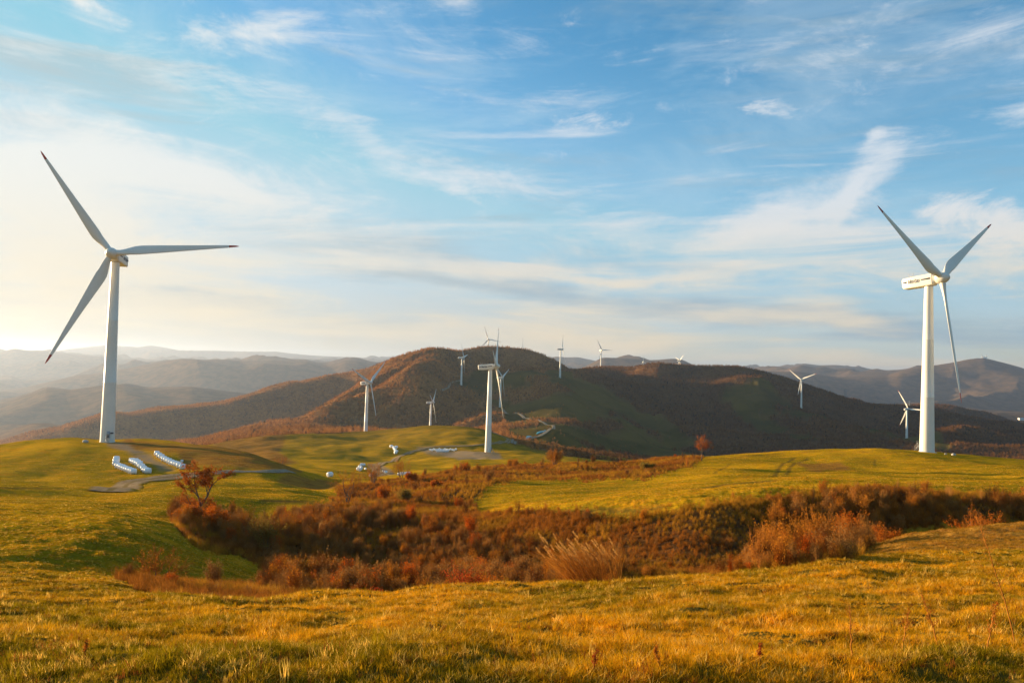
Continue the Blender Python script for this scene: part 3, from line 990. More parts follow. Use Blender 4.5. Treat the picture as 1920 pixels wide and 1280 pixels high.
        rot = Matrix.Rotation(2 * PI * k / 3, 4, 'X')
        bo = mb.build('blade', M_white, root)
        bo['_k'] = k
        to = tip.build('blade_tip', M_tip, bo)
    return root


proto_t = make_turbine()
TILT = Matrix.Rotation(-math.radians(6), 4, 'Y')

# depth along y, hub image position, nose yaw (deg, 0 = +x), phase (deg), base point row or None, label
TURB = [
    (257, (209, 475), -80.8, 5.9, 'tall white wind turbine on the left grassy hill above the bale rows'),
    (253, (1766, 521), -56.0, 32.6, 'tall white wind turbine with a striped lettered nacelle on the bright right hill'),
    (543, (931, 686.4), -3.6, 44.2, 'white wind turbine seen side on, standing beside the dirt road in the central valley'),
    (875, (694.9, 717.2), -23.1, 37.6, 'white wind turbine rising behind the left end of the central green knoll'),
    (1395, (812.6, 754), -5.1, 37.6, 'small wind turbine half hidden behind the top of the green knoll'),
    (1715, (869.9, 669.8), -8.5, 9.8, 'wind turbine on the brown mountainside where the winding mountain road ends'),
    (1587, (942.8, 707.4), -22.0, 26.8, 'wind turbine partly covered by the rotor of the turbine in the valley'),
    (1832, (1054.8, 654.2), -12.7, 64.9, 'wind turbine on the grassy saddle right of the dark round summit'),
    (2566, (1129, 656.3), -56.1, 1.0, 'wind turbine on the low reddish rise between the summit and the long dark ridge'),
    (2344, (915.5, 636), -104.6, 109.2, 'wind turbine whose rotor shows above the summit, behind the turbine in the valley'),
    (2480, (980.6, 656), -12.0, 88.0, 'wind turbine hidden behind the summit except for one raised blade'),
    (1914, (1501.8, 711.4), -132.7, 22.2, 'sunlit wind turbine halfway down the dark slope of the long right ridge'),
    (1508, (1703, 766.3), 33.3, 60.3, 'wind turbine low in the dark valley, close beside the big right tower'),
    (4700, (1206.7, 678.4), -60.0, 92.0, 'tiny wind turbine peeping over the dent in the long dark ridge'),
    (3370, (1274.4, 675.8), 21.0, 21.6, 'tiny wind turbine with two raised blades over the crest of the long dark ridge'),
]


def pose(root, D, hub, yaw, ph, turn):
    OV = 4.2
    y = math.radians(yaw)
    t = math.radians(6)
    n = np.array([math.cos(y) * math.cos(t), math.sin(y) * math.cos(t), math.sin(t)])
    P = ray(hub[0], hub[1]) * D
    top = P - n * OV            # nacelle origin
    bx, by = top[0], top[1]
    g = hz(bx, by)
    zt = top[2] - g             # nacelle centre above ground
    root.location = (bx, by, g)
    root.rotation_euler = (0, 0, 0)
    th = zt - 1.95
    Rz = Matrix.Rotation(y, 4, 'Z')
    for c in root.children:
        nm = c.name.split('.')[0]
        if nm in ('door', 'vent_grille', 'steps', 'handrail'):
            c.matrix_local = Matrix.Rotation(turn, 4, 'Z')
        if nm == 'tower':
            c.scale = (1, 1, th / 58.0)
        elif nm == 'yaw_ring':
            c.location = (0, 0, th - 58.0)
        elif nm == 'nacelle':
            c.matrix_local = Matrix.Translation((0, 0, zt)) @ Rz @ TILT
        elif nm == 'hub':
            c.matrix_local = Matrix.Translation((0, 0, zt)) @ Rz @ TILT @ Matrix.Translation((OV, 0, 0))
        elif nm == 'blade':
            k = c['_k']
            # blade mesh points along z; phase 90 deg = up
            a = math.radians(ph) + k * 2 * PI / 3
            c.matrix_local = (Matrix.Translation((0, 0, zt)) @ Rz @ TILT @ Matrix.Translation((OV, 0, 0))
                              @ Matrix.Rotation(a - PI / 2, 4, 'X') @ Matrix.Rotation(math.radians(2), 4, 'Y'))
    return th


for i, (D, hub, yaw, ph, lab) in enumerate(TURB):
    r = proto_t if i == 0 else copy_tree(proto_t)
    th = pose(r, D, hub, yaw, ph, .35 if i == 0 else (3.4 if i == 1 else -.9 + i))
    tag(r, lab, 'wind turbine', 'wind turbines of the wind farm')
    print('turbine', i, 'tower', round(th, 1), 'base px', [round(float(v), 1) for v in proj(np.array(r.location))])
    if i in (0, 1, 2):
        # door side as seen: turn with the wind farm track
        pass
for o in bpy.data.objects:
    if '_k' in o:
        del o['_k']

# ------------------------------------------------------------------ silage bales
def bale_mesh(name, seed):
    rs = random.Random(seed)
    mb = MB()
    n = 22
    R0, Lh = 0.62, 0.62
    xs = [-Lh, -Lh + .03, -Lh + .10, -Lh + .22, -.2, .0, .2, Lh - .22, Lh - .10, Lh - .03, Lh]
    rr = [0.42, .54, .60, .625, .63, .62, .63, .625, .60, .54, .42]
    rings = []
    for x, r in zip(xs, rr):
        ring = []
        for j in range(n):
            a = 2 * PI * j / n
            w = 1 + 0.018 * math.sin(5 * a + seed) + rs.uniform(-.012, .012)
            z = math.sin(a) * r * w
            z = max(z, -0.56)            # flattened where it rests
            ring.append((x, math.cos(a) * r * w * 1.02, z + 0.56))
        rings.append(ring)
    mb.loft([[(rings[0][0][0] - .01, p[1] * .2, (p[2] - .56) * .2 + .56) for p in rings[0]]] + rings + [[(rings[-1][0][0] + .01, p[1] * .2, (p[2] - .56) * .2 + .56) for p in rings[-1]]])
    return mb.mesh(name, M_bale)


BALES = [bale_mesh('wrapped_bale', s) for s in (1, 2, 3)]
_nb = [0]


def bale(p, rz, sc, label, group, lift=0.0):
    o = bpy.data.objects.new('silage_bale', BALES[_nb[0] % 3])
    _nb[0] += 1
    o.location = (p[0], p[1], p[2] - 0.04 + lift)
    o.rotation_euler = (0, 0, rz + random.uniform(-.12, .12))
    s = sc * random.uniform(.96, 1.04)
    o.scale = (s, s, s)
    link(o)
    tag(o, label, 'bale', group)
    return o


ORD = ['first', 'second', 'third', 'fourth', 'fifth', 'sixth', 'seventh', 'eighth', 'ninth', 'tenth', 'eleventh', 'twelfth', 'thirteenth', 'fourteenth', 'fifteenth', 'sixteenth']


def bale_row(a, b, n, rz, sc, dmin, dmax, desc, group, jitter=0.0, world=True):
    A = hit(a[0], a[1], dmin, dmax)
    B = hit(b[0], b[1], dmin, dmax)
    for k in range(n):
        t = k / (n - 1) if n > 1 else 0
        p = A * (1 - t) + B * t
        x, y = p[0] + random.uniform(-jitter, jitter), p[1] + random.uniform(-jitter, jitter)
        bale((x, y, hz(x, y)), rz, sc, 'white wrapped bale, %s %s' % (ORD[k], desc), group)


bale_row((218.5, 863), (217, 873), 4, 0.0, 1.12, 170, 262, 'from the top of the short leftmost bale column below the turbine', 'white bales on the left hill')
bale_row((221, 877), (250, 888), 8, 0.25, 1.12, 170, 262, 'from the left in the low front row of bales', 'white bales on the left hill')
bale_row((247, 867), (277, 887), 9, 0.2, 1.15, 170, 262, 'from the top in the middle diagonal row of bales', 'white bales on the left hill')
bale_row((254, 868), (262, 873), 3, 0.2, 1.1, 170, 262, 'from the top just behind the middle diagonal row of bales', 'white bales on the left hill')
bale_row((294, 854), (342, 879), 11, 0.2, 1.15, 170, 262, 'from the top in the long diagonal row on the right', 'white bales on the left hill')
_p = hit(341, 866, 170, 262)
bale(_p, 0.3, 0.6, 'small white bundle lying alone above the lower end of the longest bale row', 'white bales on the left hill')

for k, (x, y) in enumerate([(733.7, 839), (738.5, 841), (743, 840), (740, 843.5), (741, 846), (743, 848.5), (741.5, 851)]):
    p = hit(x, y, 300, 800)
    bale(p, 0.9 + k, 1.55, 'white wrapped bale, %s from the top of the heap on the slope above the road' % ORD[k], 'white bales on the slope of the knoll')
for k in range(15):
    x = 806.5 + k * 3.45
    p = hit(x, 844.5 + 0.8 * math.sin(k * 2.1), 380, 700)
    bale(p, 1.5, 1.2, 'white wrapped bale, %s from the left in the line beside the central turbine' % ORD[k], 'white bales in the line by the central turbine')
for k in range(7):
    x = 819.5 + k * 3.3
    p = hit(x, 847.0, 380, 700)
    bale(p, 1.5, 1.2, 'white wrapped bale, %s from left in the short front line by the central turbine' % ORD[k], 'white bales in the line by the central turbine')
for k, (x, y) in enumerate([(678, 873), (682, 873.5), (674.5, 877), (672, 881), (675, 882.5), (677.5, 879), (685.5, 880)]):
    p = hit(x, y, 270, 560)
    bale(p, 0.4 * k, 1.15 if k < 6 else .7, 'white wrapped bale, %s from the top in the cluster left of the road bend' % ORD[k], 'white bales by the road bend')
for k, (x, y) in enumerate([(719.5, 886.5), (723.5, 887)]):
    bale(hit(x, y, 270, 560), 0.2, 1.0, 'white wrapped bale, %s one of the pair right of the road bend' % ('left' if k == 0 else 'right'), 'white bales by the road bend')
for k in range(5):
    bale(hit(748.5 + 4.2 * k, 891.5 + .4 * k, 250, 560), 1.3, 0.95, 'white wrapped bale, %s from the left in the line below the road' % ORD[k], 'white bales by the road bend')
bale(hit(618.5, 893.5, 230, 560), 0.9, 1.35, 'large single white bale lying alone on the green slope', 'lone white bales')
bale(hit(696, 893, 230, 560), 0.9, 0.95, 'flat low white bale alone at the near side of the road bend', 'lone white bales')


# ------------------------------------------------------------------ teal covers, stones, far buildings, pylons
def teal_cover(a, b, label):
    A, B = hit(a[0], a[1], 600, 1500), hit(b[0], b[1], 600, 1500)
    mb = MB()
    rings = []
    T = (B - A)[:2]
    T /= np.linalg.norm(T)
    N = np.array([-T[1], T[0]])
    n = 26
    for k in range(n + 1):
        p = A * (1 - k / n) + B * (k / n)
        w = 2.6 * min(1, 0.35 + 3 * min(k, n - k) / n) * random.uniform(.88, 1.1)
        h = 1.3 * min(1, 0.3 + 4 * min(k, n - k) / n) * random.uniform(.85, 1.15)
        ring = []
        for j in range(9):
            a_ = PI * j / 8
            q = p[:2] + N * math.cos(a_) * w
            ring.append((q[0] - A[0], q[1] - A[1], hz(q[0], q[1]) - A[2] + math.sin(a_) * h - (0.3 if j in (0, 8) else 0)))
        rings.append(ring)
    mb.loft(rings)
    o = mb.build('silage_cover', M_teal)
    o.location = tuple(A)
    tag(o, label, 'plastic sheet', 'teal sheets beside the pale road')


teal_cover((980, 826.5), (996, 818.5), 'teal plastic sheet along the pale road, lower left of the two')
teal_cover((1006, 813.5), (1025, 807), 'teal plastic sheet along the pale road, upper right of the two')


def rock(p, s, label, cat='stone'):
    mb = MB()
    rings = []
    for k in range(7):
        t = -PI / 2 + PI * k / 6
        rings.append([(math.cos(t) * math.cos(a) * s * random.uniform(.85, 1.1), math.cos(t) * math.sin(a) * s * .8 * random.uniform(.85, 1.1), math.sin(t) * s * .6 + s * .3) for a in np.linspace(0, 2 * PI, 11)[:-1]])
    mb.loft(rings)
    o = mb.build('boulder', M_conc)
    o.location = tuple(p)
    tag(o, label, cat)


rock(hit(1788, 853.5, 200, 262), 0.75, 'pale boulder on the hill edge right of the big right turbine')
rock(hit(1773, 851.5, 200, 262), 0.4, 'little pale boulder close to the foot of the right turbine')
rock(hit(160, 829.5, 200, 264), 1.0, 'grey boulder in the grass left of the left turbine foot')


def pylon(p, H, label):
    root = empty('power_pylon', p)
    mb = MB()
    for sx in (-1, 1):
        for sy in (-1, 1):
            mb.tube([(sx * H * .1, sy * H * .1, 0), (sx * H * .03, sy * H * .03, H * .6), (sx * .3, sy * .3, H)], H * .007, 4)
    nseg = 8
    for k in range(nseg):
        z0, z1 = H * k / nseg, H * (k + 1) / nseg
        w0 = H * np.interp(k / nseg, [0, .6, 1], [.1, .03, .01])
        w1 = H * np.interp((k + 1) / nseg, [0, .6, 1], [.1, .03, .01])
        for s in (-1, 1):
            mb.tube([(-w0, s * w0, z0), (w1, s * w1, z1)], H * .004, 3)
            mb.tube([(w0, s * w0, z0), (-w1, s * w1, z1)], H * .004, 3)
            mb.tube([(s * w0, -w0, z0), (s * w1, w1, z1)], H * .004, 3)
    mb.build('lattice_mast', M_steel, root)
    for z, w in ((.7, .17), (.82, .14), (.93, .11)):
        mb = MB()
        mb.tube([(-H * w, 0, H * z), (0, 0, H * z + H * .02), (H * w, 0, H * z)], H * .007, 4)
        mb.tube([(-H * w, 0, H * z), (0, 0, H * z - H * .025), (H * w, 0, H * z)], H * .005, 4)
        for s in (-1, 1):
            mb.tube([(s * H * w * .96, 0, H * z), (s * H * w * .96, 0, H * z - H * .04)], H * .005, 4)
        mb.build('cross_arm', M_steel, root)
    tag(root, label, 'pylon', 'power pylons on the far right ridge')


pylon(at_depth(1585.5, 750, 2250), 26, 'grey lattice pylon on the ridge midway between the sunlit turbine and the big right tower')
pylon(at_depth(1705, 762, 2350), 38, 'grey lattice pylon on the ridge directly above the low valley turbine')


def house(p, w, d, h, rz, label):
    root = empty('white_building', p, rz)
    mb = MB()
    mb.box((0, 0, h / 2 - 6), (w, d, h + 12))
    mb.build('wall', M_house, root, smooth=False)
    mb = MB()
    mb.face([(-w / 2 - 1, -d / 2 - 1, h), (w / 2 + 1, -d / 2 - 1, h), (w / 2 + 1, 0, h + d * .18), (-w / 2 - 1, 0, h + d * .18)])
    mb.face([(-w / 2 - 1, d / 2 + 1, h), (-w / 2 - 1, 0, h + d * .18), (w / 2 + 1, 0, h + d * .18), (w / 2 + 1, d / 2 + 1, h)])
    mb.face([(-w / 2, -d / 2, h), (-w / 2, 0, h + d * .18), (-w / 2, d / 2, h)])
    mb.face([(w / 2, -d / 2, h), (w / 2, d / 2, h), (w / 2, 0, h + d * .18)])
    mb.build('roof', M_roof, root, smooth=False)
    for k in range(5):
        mb = MB()
        mb.box((-w / 2 + w * (k + .5) / 5, -d / 2 - .05, h * .55), (w * .1, .2, h * .3))
        mb.build('window', M_glass, root, smooth=False)
    tag(root, label, 'building')
    return root


house(hit(1915, 787, 3300, 9000), 30, 14, 9, 0.1, 'long white building in the far valley at the right edge')
_pk = at_depth(1846, 671, 8950)
root = empty('summit_station', _pk)
mb = MB()
mb.box((0, 0, 3), (46, 16, 26))
mb.build('wall', M_house, root, smooth=False)
mb = MB()
mb.tube([(-26, 0, 0), (-26, 0, 34)], 4, 8)
mb.tube([(20, 0, 0), (20, 0, 44)], 3.5, 8)
mb.build('mast', M_steel, root)
tag(root, 'faint station building with masts on the highest blue summit at the right', 'building')
# survey mast on the round summit
_sm = at_depth(924.5, 649, 2285)
root = empty('radio_mast', _sm)
mb = MB()
mb.tube([(0, 0, -1), (0, 0, 9)], 0.35, 6)
mb.build('pole', M_steel, root)
mb = MB()
mb.box((0, 0, 6.5), (1.6, 1.2, 2.0))
mb.build('cabinet', M_steel, root)
tag(root, 'thin dark mast standing on the top of the round brown summit', 'mast')

# ------------------------------------------------------------------ plants
GROUPS = {}
M_twig = leafy('twigs', [(0.28, 0.10, 0.02), (0.42, 0.165, 0.028)], 0.12, 0.5, inst=True)
M_twig2 = leafy('sapling_twigs', [(0.22, 0.095, 0.028), (0.36, 0.165, 0.04)], 0.12, 0.5, inst=True)
M_leaf_o = leafy('leaves_orange', [(0.52, 0.115, 0.008), (0.42, 0.13, 0.015), (0.24, 0.065, 0.015)], 0.35)
M_leaf_r = leafy('leaves_red', [(0.48, 0.075, 0.015), (0.35, 0.06, 0.018), (0.2, 0.04, 0.015)], 0.35)
M_leaf_b = leafy('leaves_brown', [(0.40, 0.13, 0.012), (0.50, 0.18, 0.015), (0.22, 0.075, 0.012)], 0.35, 0.5, inst=True, tint=False)
M_leaf_t = leafy('leaves_tinted', [(0.72, 0.72, 0.72), (1.0, 1.0, 1.0), (0.5, 0.5, 0.5)], 0.35, 0.5, inst=True, tint=True)
M_leaf_y = leafy('leaves_olive', [(0.24, 0.16, 0.03), (0.32, 0.2, 0.035), (0.12, 0.08, 0.02)], 0.35)
M_leaf_g = leafy('leaves_green', [(0.07, 0.11, 0.015), (0.13, 0.15, 0.02), (0.04, 0.06, 0.012)], 0.3)
M_reed = leafy('reed_stems', [(0.45, 0.17, 0.025), (0.58, 0.25, 0.035), (0.22, 0.08, 0.02)], 0.3)
M_plume = leafy('reed_plumes', [(0.58, 0.29, 0.07), (0.74, 0.42, 0.12)], 0.4)


def rvec(rs, s=1.0):
    return Vector((rs.uniform(-s, s), rs.uniform(-s, s), rs.uniform(-s, s)))


class Plant:
    """branching woody plant: .wood = stems and limbs, .leaf = twigs' leaves"""

    def __init__(self, seed):
        self.rs = random.Random(seed)
        self.wood = MB()
        self.twig = MB()
        self.leaf = MB()

    def leafc(self, p, size, n, spread):
        rs = self.rs
        for _ in range(n):
            c = p + rvec(rs, spread)
            a = rvec(rs).normalized()
            b = a.cross(rvec(rs)).normalized()
            s = size * rs.uniform(.6, 1.3)
            a *= s
            b *= s * .6
            self.leaf.face([tuple(c - a), tuple(c + b), tuple(c + a), tuple(c - b)])

    def grow(self, p, d, ln, rad, lev, prm):
        rs = self.rs
        nseg = 4 if lev > 0 else 3
        pts = [p.copy()]
        dd = d.normalized()
        for k in range(nseg):
            dd = (dd + rvec(rs, prm['wob']) + Vector((0, 0, prm['up']))).normalized()
            p = p + dd * ln / nseg
            pts.append(p.copy())
        tgt = self.wood if rad > prm.get('cut', 0.02) else self.twig
        rr = [rad * (1 - 0.55 * k / nseg) for k in range(nseg + 1)]
        tgt.tube(pts, rr, 7 if rad > .08 else (5 if tgt is self.wood else 3), cap=False)
        if lev == 0:
            if rs.random() < prm['leafp']:
                for q in pts[1:]:
                    self.leafc(q, prm['ls'], prm['ln'], prm['lsp'])
            return
        nch = prm['ch'][lev - 1]
        for c in range(nch):
            t = (c + 0.6 + rs.uniform(-.3, .3)) / nch
            t = prm.get('t0', 0.3) + (1 - prm.get('t0', 0.3)) * t
            t = min(1, t)
            k = min(nseg - 1, int(t * nseg))
            q = pts[k].lerp(pts[k + 1], t * nseg - k)
            ax = rvec(rs)
            side = dd.cross(ax)
            side.z *= prm.get('flat', 1.0)
            side = side.normalized()
            nd = (dd * prm['fwd'] + side * rs.uniform(.7, 1.15)).normalized()
            self.grow(q, nd, ln * prm['sh'] * rs.uniform(.75, 1.15), max(rad * (1 - .5 * t) * .58, prm['rmin']), lev - 1, prm)
        # leader goes on
        self.grow(p, dd, ln * prm['sh'] * .9, max(rad * .45, prm['rmin']), lev - 1, prm)


SHRUBP = dict(wob=.16, up=.10, ch=[4, 4, 4], fwd=1.0, sh=.62, rmin=.006, leafp=.5, ls=.035, ln=3, lsp=.07, cut=.012, t0=.25)


def make_shrub(seed, H, W, stems, lev=2, **kw):
    pr = dict(SHRUBP)
    pr.update(kw)
    pl = Plant(seed)
    rs = pl.rs
    for s in range(stems):
        a = rs.uniform(0, 2 * PI)
        out = rs.uniform(.1, 1) * W / H * .55
        d = Vector((math.cos(a) * out, math.sin(a) * out, 1))
        pl.grow(Vector((math.cos(a) * W * .08, math.sin(a) * W * .08, -.15)), d, H * .52 * rs.uniform(.75, 1.1), max(.012 * H, .01), lev, pr)
    return pl


def join_mesh(name, parts):
    """parts: [(MB, material)]"""
    mb = MB()
    mats = []
    for k, (b, m) in enumerate(parts):
        n = len(mb.v)
        mb.v += b.v
        mb.f += [tuple(i + n for i in f) for f in b.f]
        mb.m += [k] * len(b.f)
        mats.append(m)
    return mb.mesh(name, mats, smooth=False)


def plant_thing(name, pl, p, label, cat, leafmat, rz=0, group=None, barkmat=None, scale=1.0, woodname='trunk', leafname='crown'):
    root = empty(name, p, rz)
    root.scale = (scale,) * 3
    barkmat = barkmat or M_bark
    if pl.wood.f:
        pl.wood.build(woodname, barkmat, root)
    me = join_mesh(leafname, [(pl.twig, M_twig), (pl.leaf, leafmat)])
    link(bpy.data.objects.new(leafname, me), root)
    tag(root, label, cat, group)
    return root


# --- the oak by the gully: forked, flat layered orange crown
pl = Plant(5)
prm = dict(wob=.26, up=.05, ch=[4, 4, 4, 3], fwd=.85, sh=.66, rmin=.012, leafp=.95, ls=.075, ln=5, lsp=.15, cut=.03, t0=.35, flat=.28)
M_leaf_oak = leafy('leaves_oak', [(0.40, 0.095, 0.012), (0.32, 0.10, 0.018), (0.20, 0.06, 0.015)], 0.3)
oakp = at_depth(372, 990, 86)
pl.wood.tube([(0, 0, -.5), (.05, 0, .6), (.0, .1, 1.5), (.12, .05, 2.2)], [.17, .14, .12, .11], 9, cap=False)
pl.grow(Vector((.12, .05, 2.2)), Vector((.55, .2, 1)), 2.0, .10, 3, prm)
pl.grow(Vector((.12, .05, 2.2)), Vector((-.25, -.2, 1)), 2.1, .095, 3, prm)
pl.grow(Vector((0, .1, 1.5)), Vector((-1.1, -.3, .7)), 1.5, .07, 2, prm)
pl.grow(Vector((0, .1, 1.3)), Vector((-.9, .5, .5)), 1.2, .06, 2, prm)
pl.grow(Vector((0, .1, 1.6)), Vector((1.0, -.3, .45)), 1.1, .05, 2, prm)
plant_thing('oak_tree', pl, oakp, 'crooked oak tree with an orange layered crown at the gully edge', 'tree', M_leaf_oak, scale=1.18)

# --- lone maple on the bright hill
pl = Plant(9)
prm = dict(wob=.14, up=.06, ch=[5, 5, 5, 3], fwd=.9, sh=.62, rmin=.02, leafp=.5, ls=.11, ln=2, lsp=.3, cut=.06, t0=.25)
pl.grow(Vector((0, 0, -.5)), Vector((.02, 0, 1)), 4.4, .17, 3, dict(prm, wob=.05, t0=.5))
for a in range(7):
    pl.grow(Vector((0, 0, 2.6 + .25 * a)), Vector((math.cos(a * 2.3), math.sin(a * 2.3), .9)), 1.8, .07, 2, prm)
M_leaf_m = leafy('leaves_maple', [(0.30, 0.06, 0.03), (0.36, 0.10, 0.04), (0.18, 0.05, 0.03)], 0.3)
plant_thing('maple_tree', pl, hit(1315.5, 863.5, 150, 262), 'lone reddish tree with a straight trunk on the crest of the bright hill', 'tree', M_leaf_m, scale=.86)

# --- round leafless bush on the shrub bank
pl = make_shrub(21, 5.2, 4.4, 15, 2, ch=[6, 6], leafp=.35, ls=.09, ln=3, lsp=.25, rmin=.018, cut=.05, up=.05)
plant_thing('round_bush', pl, at_depth(1041, 886, 215), 'rounded leafless brown bush standing above the shrub bank, before the dark valley', 'bush', M_leaf_b, barkmat=M_barkg)
# --- thinner bushes along that bank
for (x, y, D, h, w, sd, lab) in [
        (965, 886, 212, 3.0, 2.6, 23, 'thin leafless bush on the bank, left of the rounded brown bush'),
        (872, 893, 215, 3.2, 3.0, 24, 'dark rust coloured bush on the bank below the central turbine'),
        (700, 908, 190, 3.4, 3.0, 25, 'leafless grey bush at the left end of the shrub bank below the bales')]:
    pl = make_shrub(sd, h, w, 9, 2, ch=[5, 5], leafp=.3 if sd != 24 else .9, ls=.08, ln=3, lsp=.2, rmin=.014, cut=.04)
    plant_thing('bank_bush', pl, at_depth(x, y, D), lab, 'bush', M_leaf_o if sd == 24 else M_leaf_b, barkmat=M_barkg)

# --- bare trees
for (x, y, D, h, sd, lab, lf) in [
        (652, 978, 118, 5.6, 31, 'dark leafless tree with spreading twigs in the middle of the gully, right of the oak', .1),
        (752, 905, 200, 5.5, 32, 'small leafless tree on the left part of the shrub bank, below the bale pair', .15),
        (527, 862, 300, 6.5, 33, 'bare dark tree standing alone by the brown scrub left of the knoll', .05),
        (292, 1108, 33, 1.9, 34, 'small bare twiggy tree at the near left end of the gully', .12),
        (700, 925, 165, 5.0, 35, 'broad leafless tree rising from the scrub behind the gully', .1)]:
    pl = Plant(sd)
    prm = dict(wob=.16, up=.05, ch=[5, 5, 4], fwd=.85, sh=.66, rmin=.006 + h * .0016, leafp=lf, ls=.018 + h * .008, ln=2, lsp=.12, cut=.012 + h * .004, t0=.3)
    for s in range(3):
        a = s * 2.1 + sd
        pl.grow(Vector((0, 0, -.3)), Vector((math.cos(a) * .45, math.sin(a) * .45, 1)), h * .5, h * .018, 3, prm)
    plant_thing('bare_tree', pl, at_depth(x, y, D), lab, 'tree', M_leaf_b)

# --- single coloured bushes in the gully
SPEC = [
    ('orange_bush', 405, 1022, 80, 3.2, 4.0, 41, M_leaf_o, dict(leafp=.9, ls=.075, ln=4, lsp=.16), 'bright orange leafy bush right under the crooked oak'),
    ('orange_bush', 352, 1012, 78, 2.6, 2.6, 42, M_leaf_o, dict(leafp=.8, ls=.07, ln=4, lsp=.16), 'rust orange bush left of the trunk of the crooked oak'),
    ('grey_bush', 452, 1018, 82, 3.6, 3.6, 43, M_leaf_b, dict(leafp=.15, ls=.05), 'tall grey leafless bush between the orange bush and the olive bush'),
    ('olive_bush', 502, 1044, 76, 3.7, 3.2, 44, M_leaf_y, dict(leafp=.75, ls=.06, ln=4, lsp=.14), 'olive brown bush with a pale tufted top in the left part of the gully'),
    ('green_bush', 576, 1052, 66, 1.9, 1.6, 45, M_leaf_g, dict(leafp=.95, ls=.05, ln=7, lsp=.13), 'small green bush, the only green one in the brown gully'),
    ('yellow_bush', 757, 962, 120, 2.3, 2.6, 46, M_leaf_y, dict(leafp=.7, ls=.07, ln=4, lsp=.2), 'low yellowish dome shaped bush on the slope above the gully'),
    ('red_bush', 720, 955, 128, 2.6, 3.6, 47, M_leaf_o, dict(leafp=.6, ls=.08, ln=3, lsp=.25), 'flame orange bush left of the yellowish dome shaped bush'),
    ('red_bush', 772, 922, 160, 2.2, 4.4, 48, M_leaf_o, dict(leafp=.6, ls=.09, ln=3, lsp=.25), 'flat orange red bush on the bank below the road bales'),
    ('red_bush', 868, 1096, 31, 1.9, 1.7, 49, M_leaf_r, dict(leafp=.75, ls=.035, ln=3, lsp=.07), 'scarlet leaved bush at the near edge of the gully, left of the pampas grass'),
    ('red_bush', 922, 1092, 33, 1.3, 1.8, 50, M_leaf_o, dict(leafp=.8, ls=.035, ln=3, lsp=.07), 'low orange red bush between the scarlet bush and the pampas grass'),
    ('red_bush', 700, 1112, 30, 1.0, 1.3, 51, M_leaf_r, dict(leafp=.7, ls=.03, ln=3, lsp=.06), 'small dull red bush at the grass edge in the left half'),
    ('red_bush', 1398, 1084, 27, .9, 1.1, 52, M_leaf_r, dict(leafp=.95, ls=.035, ln=4, lsp=.07), 'small red bush at the grass edge before the big brown thicket'),
    ('brown_thicket', 1470, 1072, 40, 3.1, 3.4, 53, M_leaf_b, dict(leafp=.7, ls=.04, ln=3, lsp=.09), 'big rounded brown thicket at the right end of the dark gully'),
    ('brown_thicket', 1530, 1064, 42, 2.9, 2.8, 54, M_leaf_b, dict(leafp=.6, ls=.04, ln=3, lsp=.09), 'brown twiggy thicket joined to the right side of the biggest one'),
    ('orange_bush', 1585, 1040, 50, 3.0, 3.4, 55, M_leaf_o, dict(leafp=.75, ls=.05, ln=3, lsp=.1), 'orange topped bush behind the brown thickets on the right'),
    ('orange_bush', 1665, 1012, 62, 2.1, 3.4, 56, M_leaf_o, dict(leafp=.6, ls=.05, ln=3, lsp=.1), 'low rust bush at the edge of the brown meadow, right of the orange topped bush'),
    ('brown_thicket', 1828, 1000, 64, 3.0, 5.2, 57, M_leaf_o, dict(leafp=.45, ls=.05, ln=3, lsp=.1), 'wide orange brown thicket by the meadow near the right edge'),
    ('orange_bush', 818, 921, 140, 1.6, 2.6, 58, M_leaf_o, dict(leafp=.9, ls=.08, ln=4, lsp=.16), 'small orange bush on the slope above the middle of the gully'),
    ('orange_bush', 870, 899, 190, 2.4, 4.0, 59, M_leaf_o, dict(leafp=.6, ls=.09, ln=3, lsp=.3), 'glowing orange red bush at the top of the shrub bank below the central turbine'),
    ('straw_bush', 1212, 892, 175, 2.0, 6.0, 60, M_leaf_y, dict(leafp=.9, ls=.1, ln=4, lsp=.2), 'straw coloured low bush spreading on the bright hill'),
    ]
for (nm, x, y, D, h, w, sd, lm, kw, lab) in SPEC:
    if not D:
        continue
    pl = make_shrub(sd, h, w, 12, 2, ch=[5, 6], rmin=.004 + D * .00006, cut=.02 + h * .004, **kw)
    plant_thing(nm, pl, at_depth(x, y, D), lab, 'bush', lm, barkmat=M_barkg, woodname='stems', leafname='foliage')

# --- pampas grass clump with plumes
pg = at_depth(1120, 1100, 27.5)
pg[2] = hz(pg[0], pg[1])
root = empty('pampas_grass', pg)
rs = random.Random(77)
mb = MB()
plumes = []
for k in range(520):
    a = rs.uniform(-1, 1)
    bx = a * .62 + rs.uniform(-.1, .1)
    by = rs.uniform(-.3, .3)
    h = rs.uniform(.8, 2.05) * (1 - .12 * abs(a))
    lean = (-.30 + a * .30 + rs.uniform(-.14, .14)) * h
    ly = rs.uniform(-.15, .15) * h
    pts = [Vector((bx, by, -.1)), Vector((bx + lean * .25, by + ly * .3, h * .45)), Vector((bx + lean * .8, by + ly, h * .85)), Vector((bx + lean * 1.3, by + ly * 1.4, h))]
    w = .007
    for p, q, w0, w1 in ((pts[0], pts[1], w, w), (pts[1], pts[2], w, w * .7), (pts[2], pts[3], w * .7, w * .2)):
        n = Vector((rs.uniform(-.4, .4), 1, 0)).cross(q - p).normalized()
        mb.face([tuple(p - n * w0), tuple(p + n * w0), tuple(q + n * w1), tuple(q - n * w1)])
    if k % 8 == 0:
        plumes.append((pts[2], pts[3], h))
mb.build('stalks', M_reed, root, smooth=False)
me_pl = None
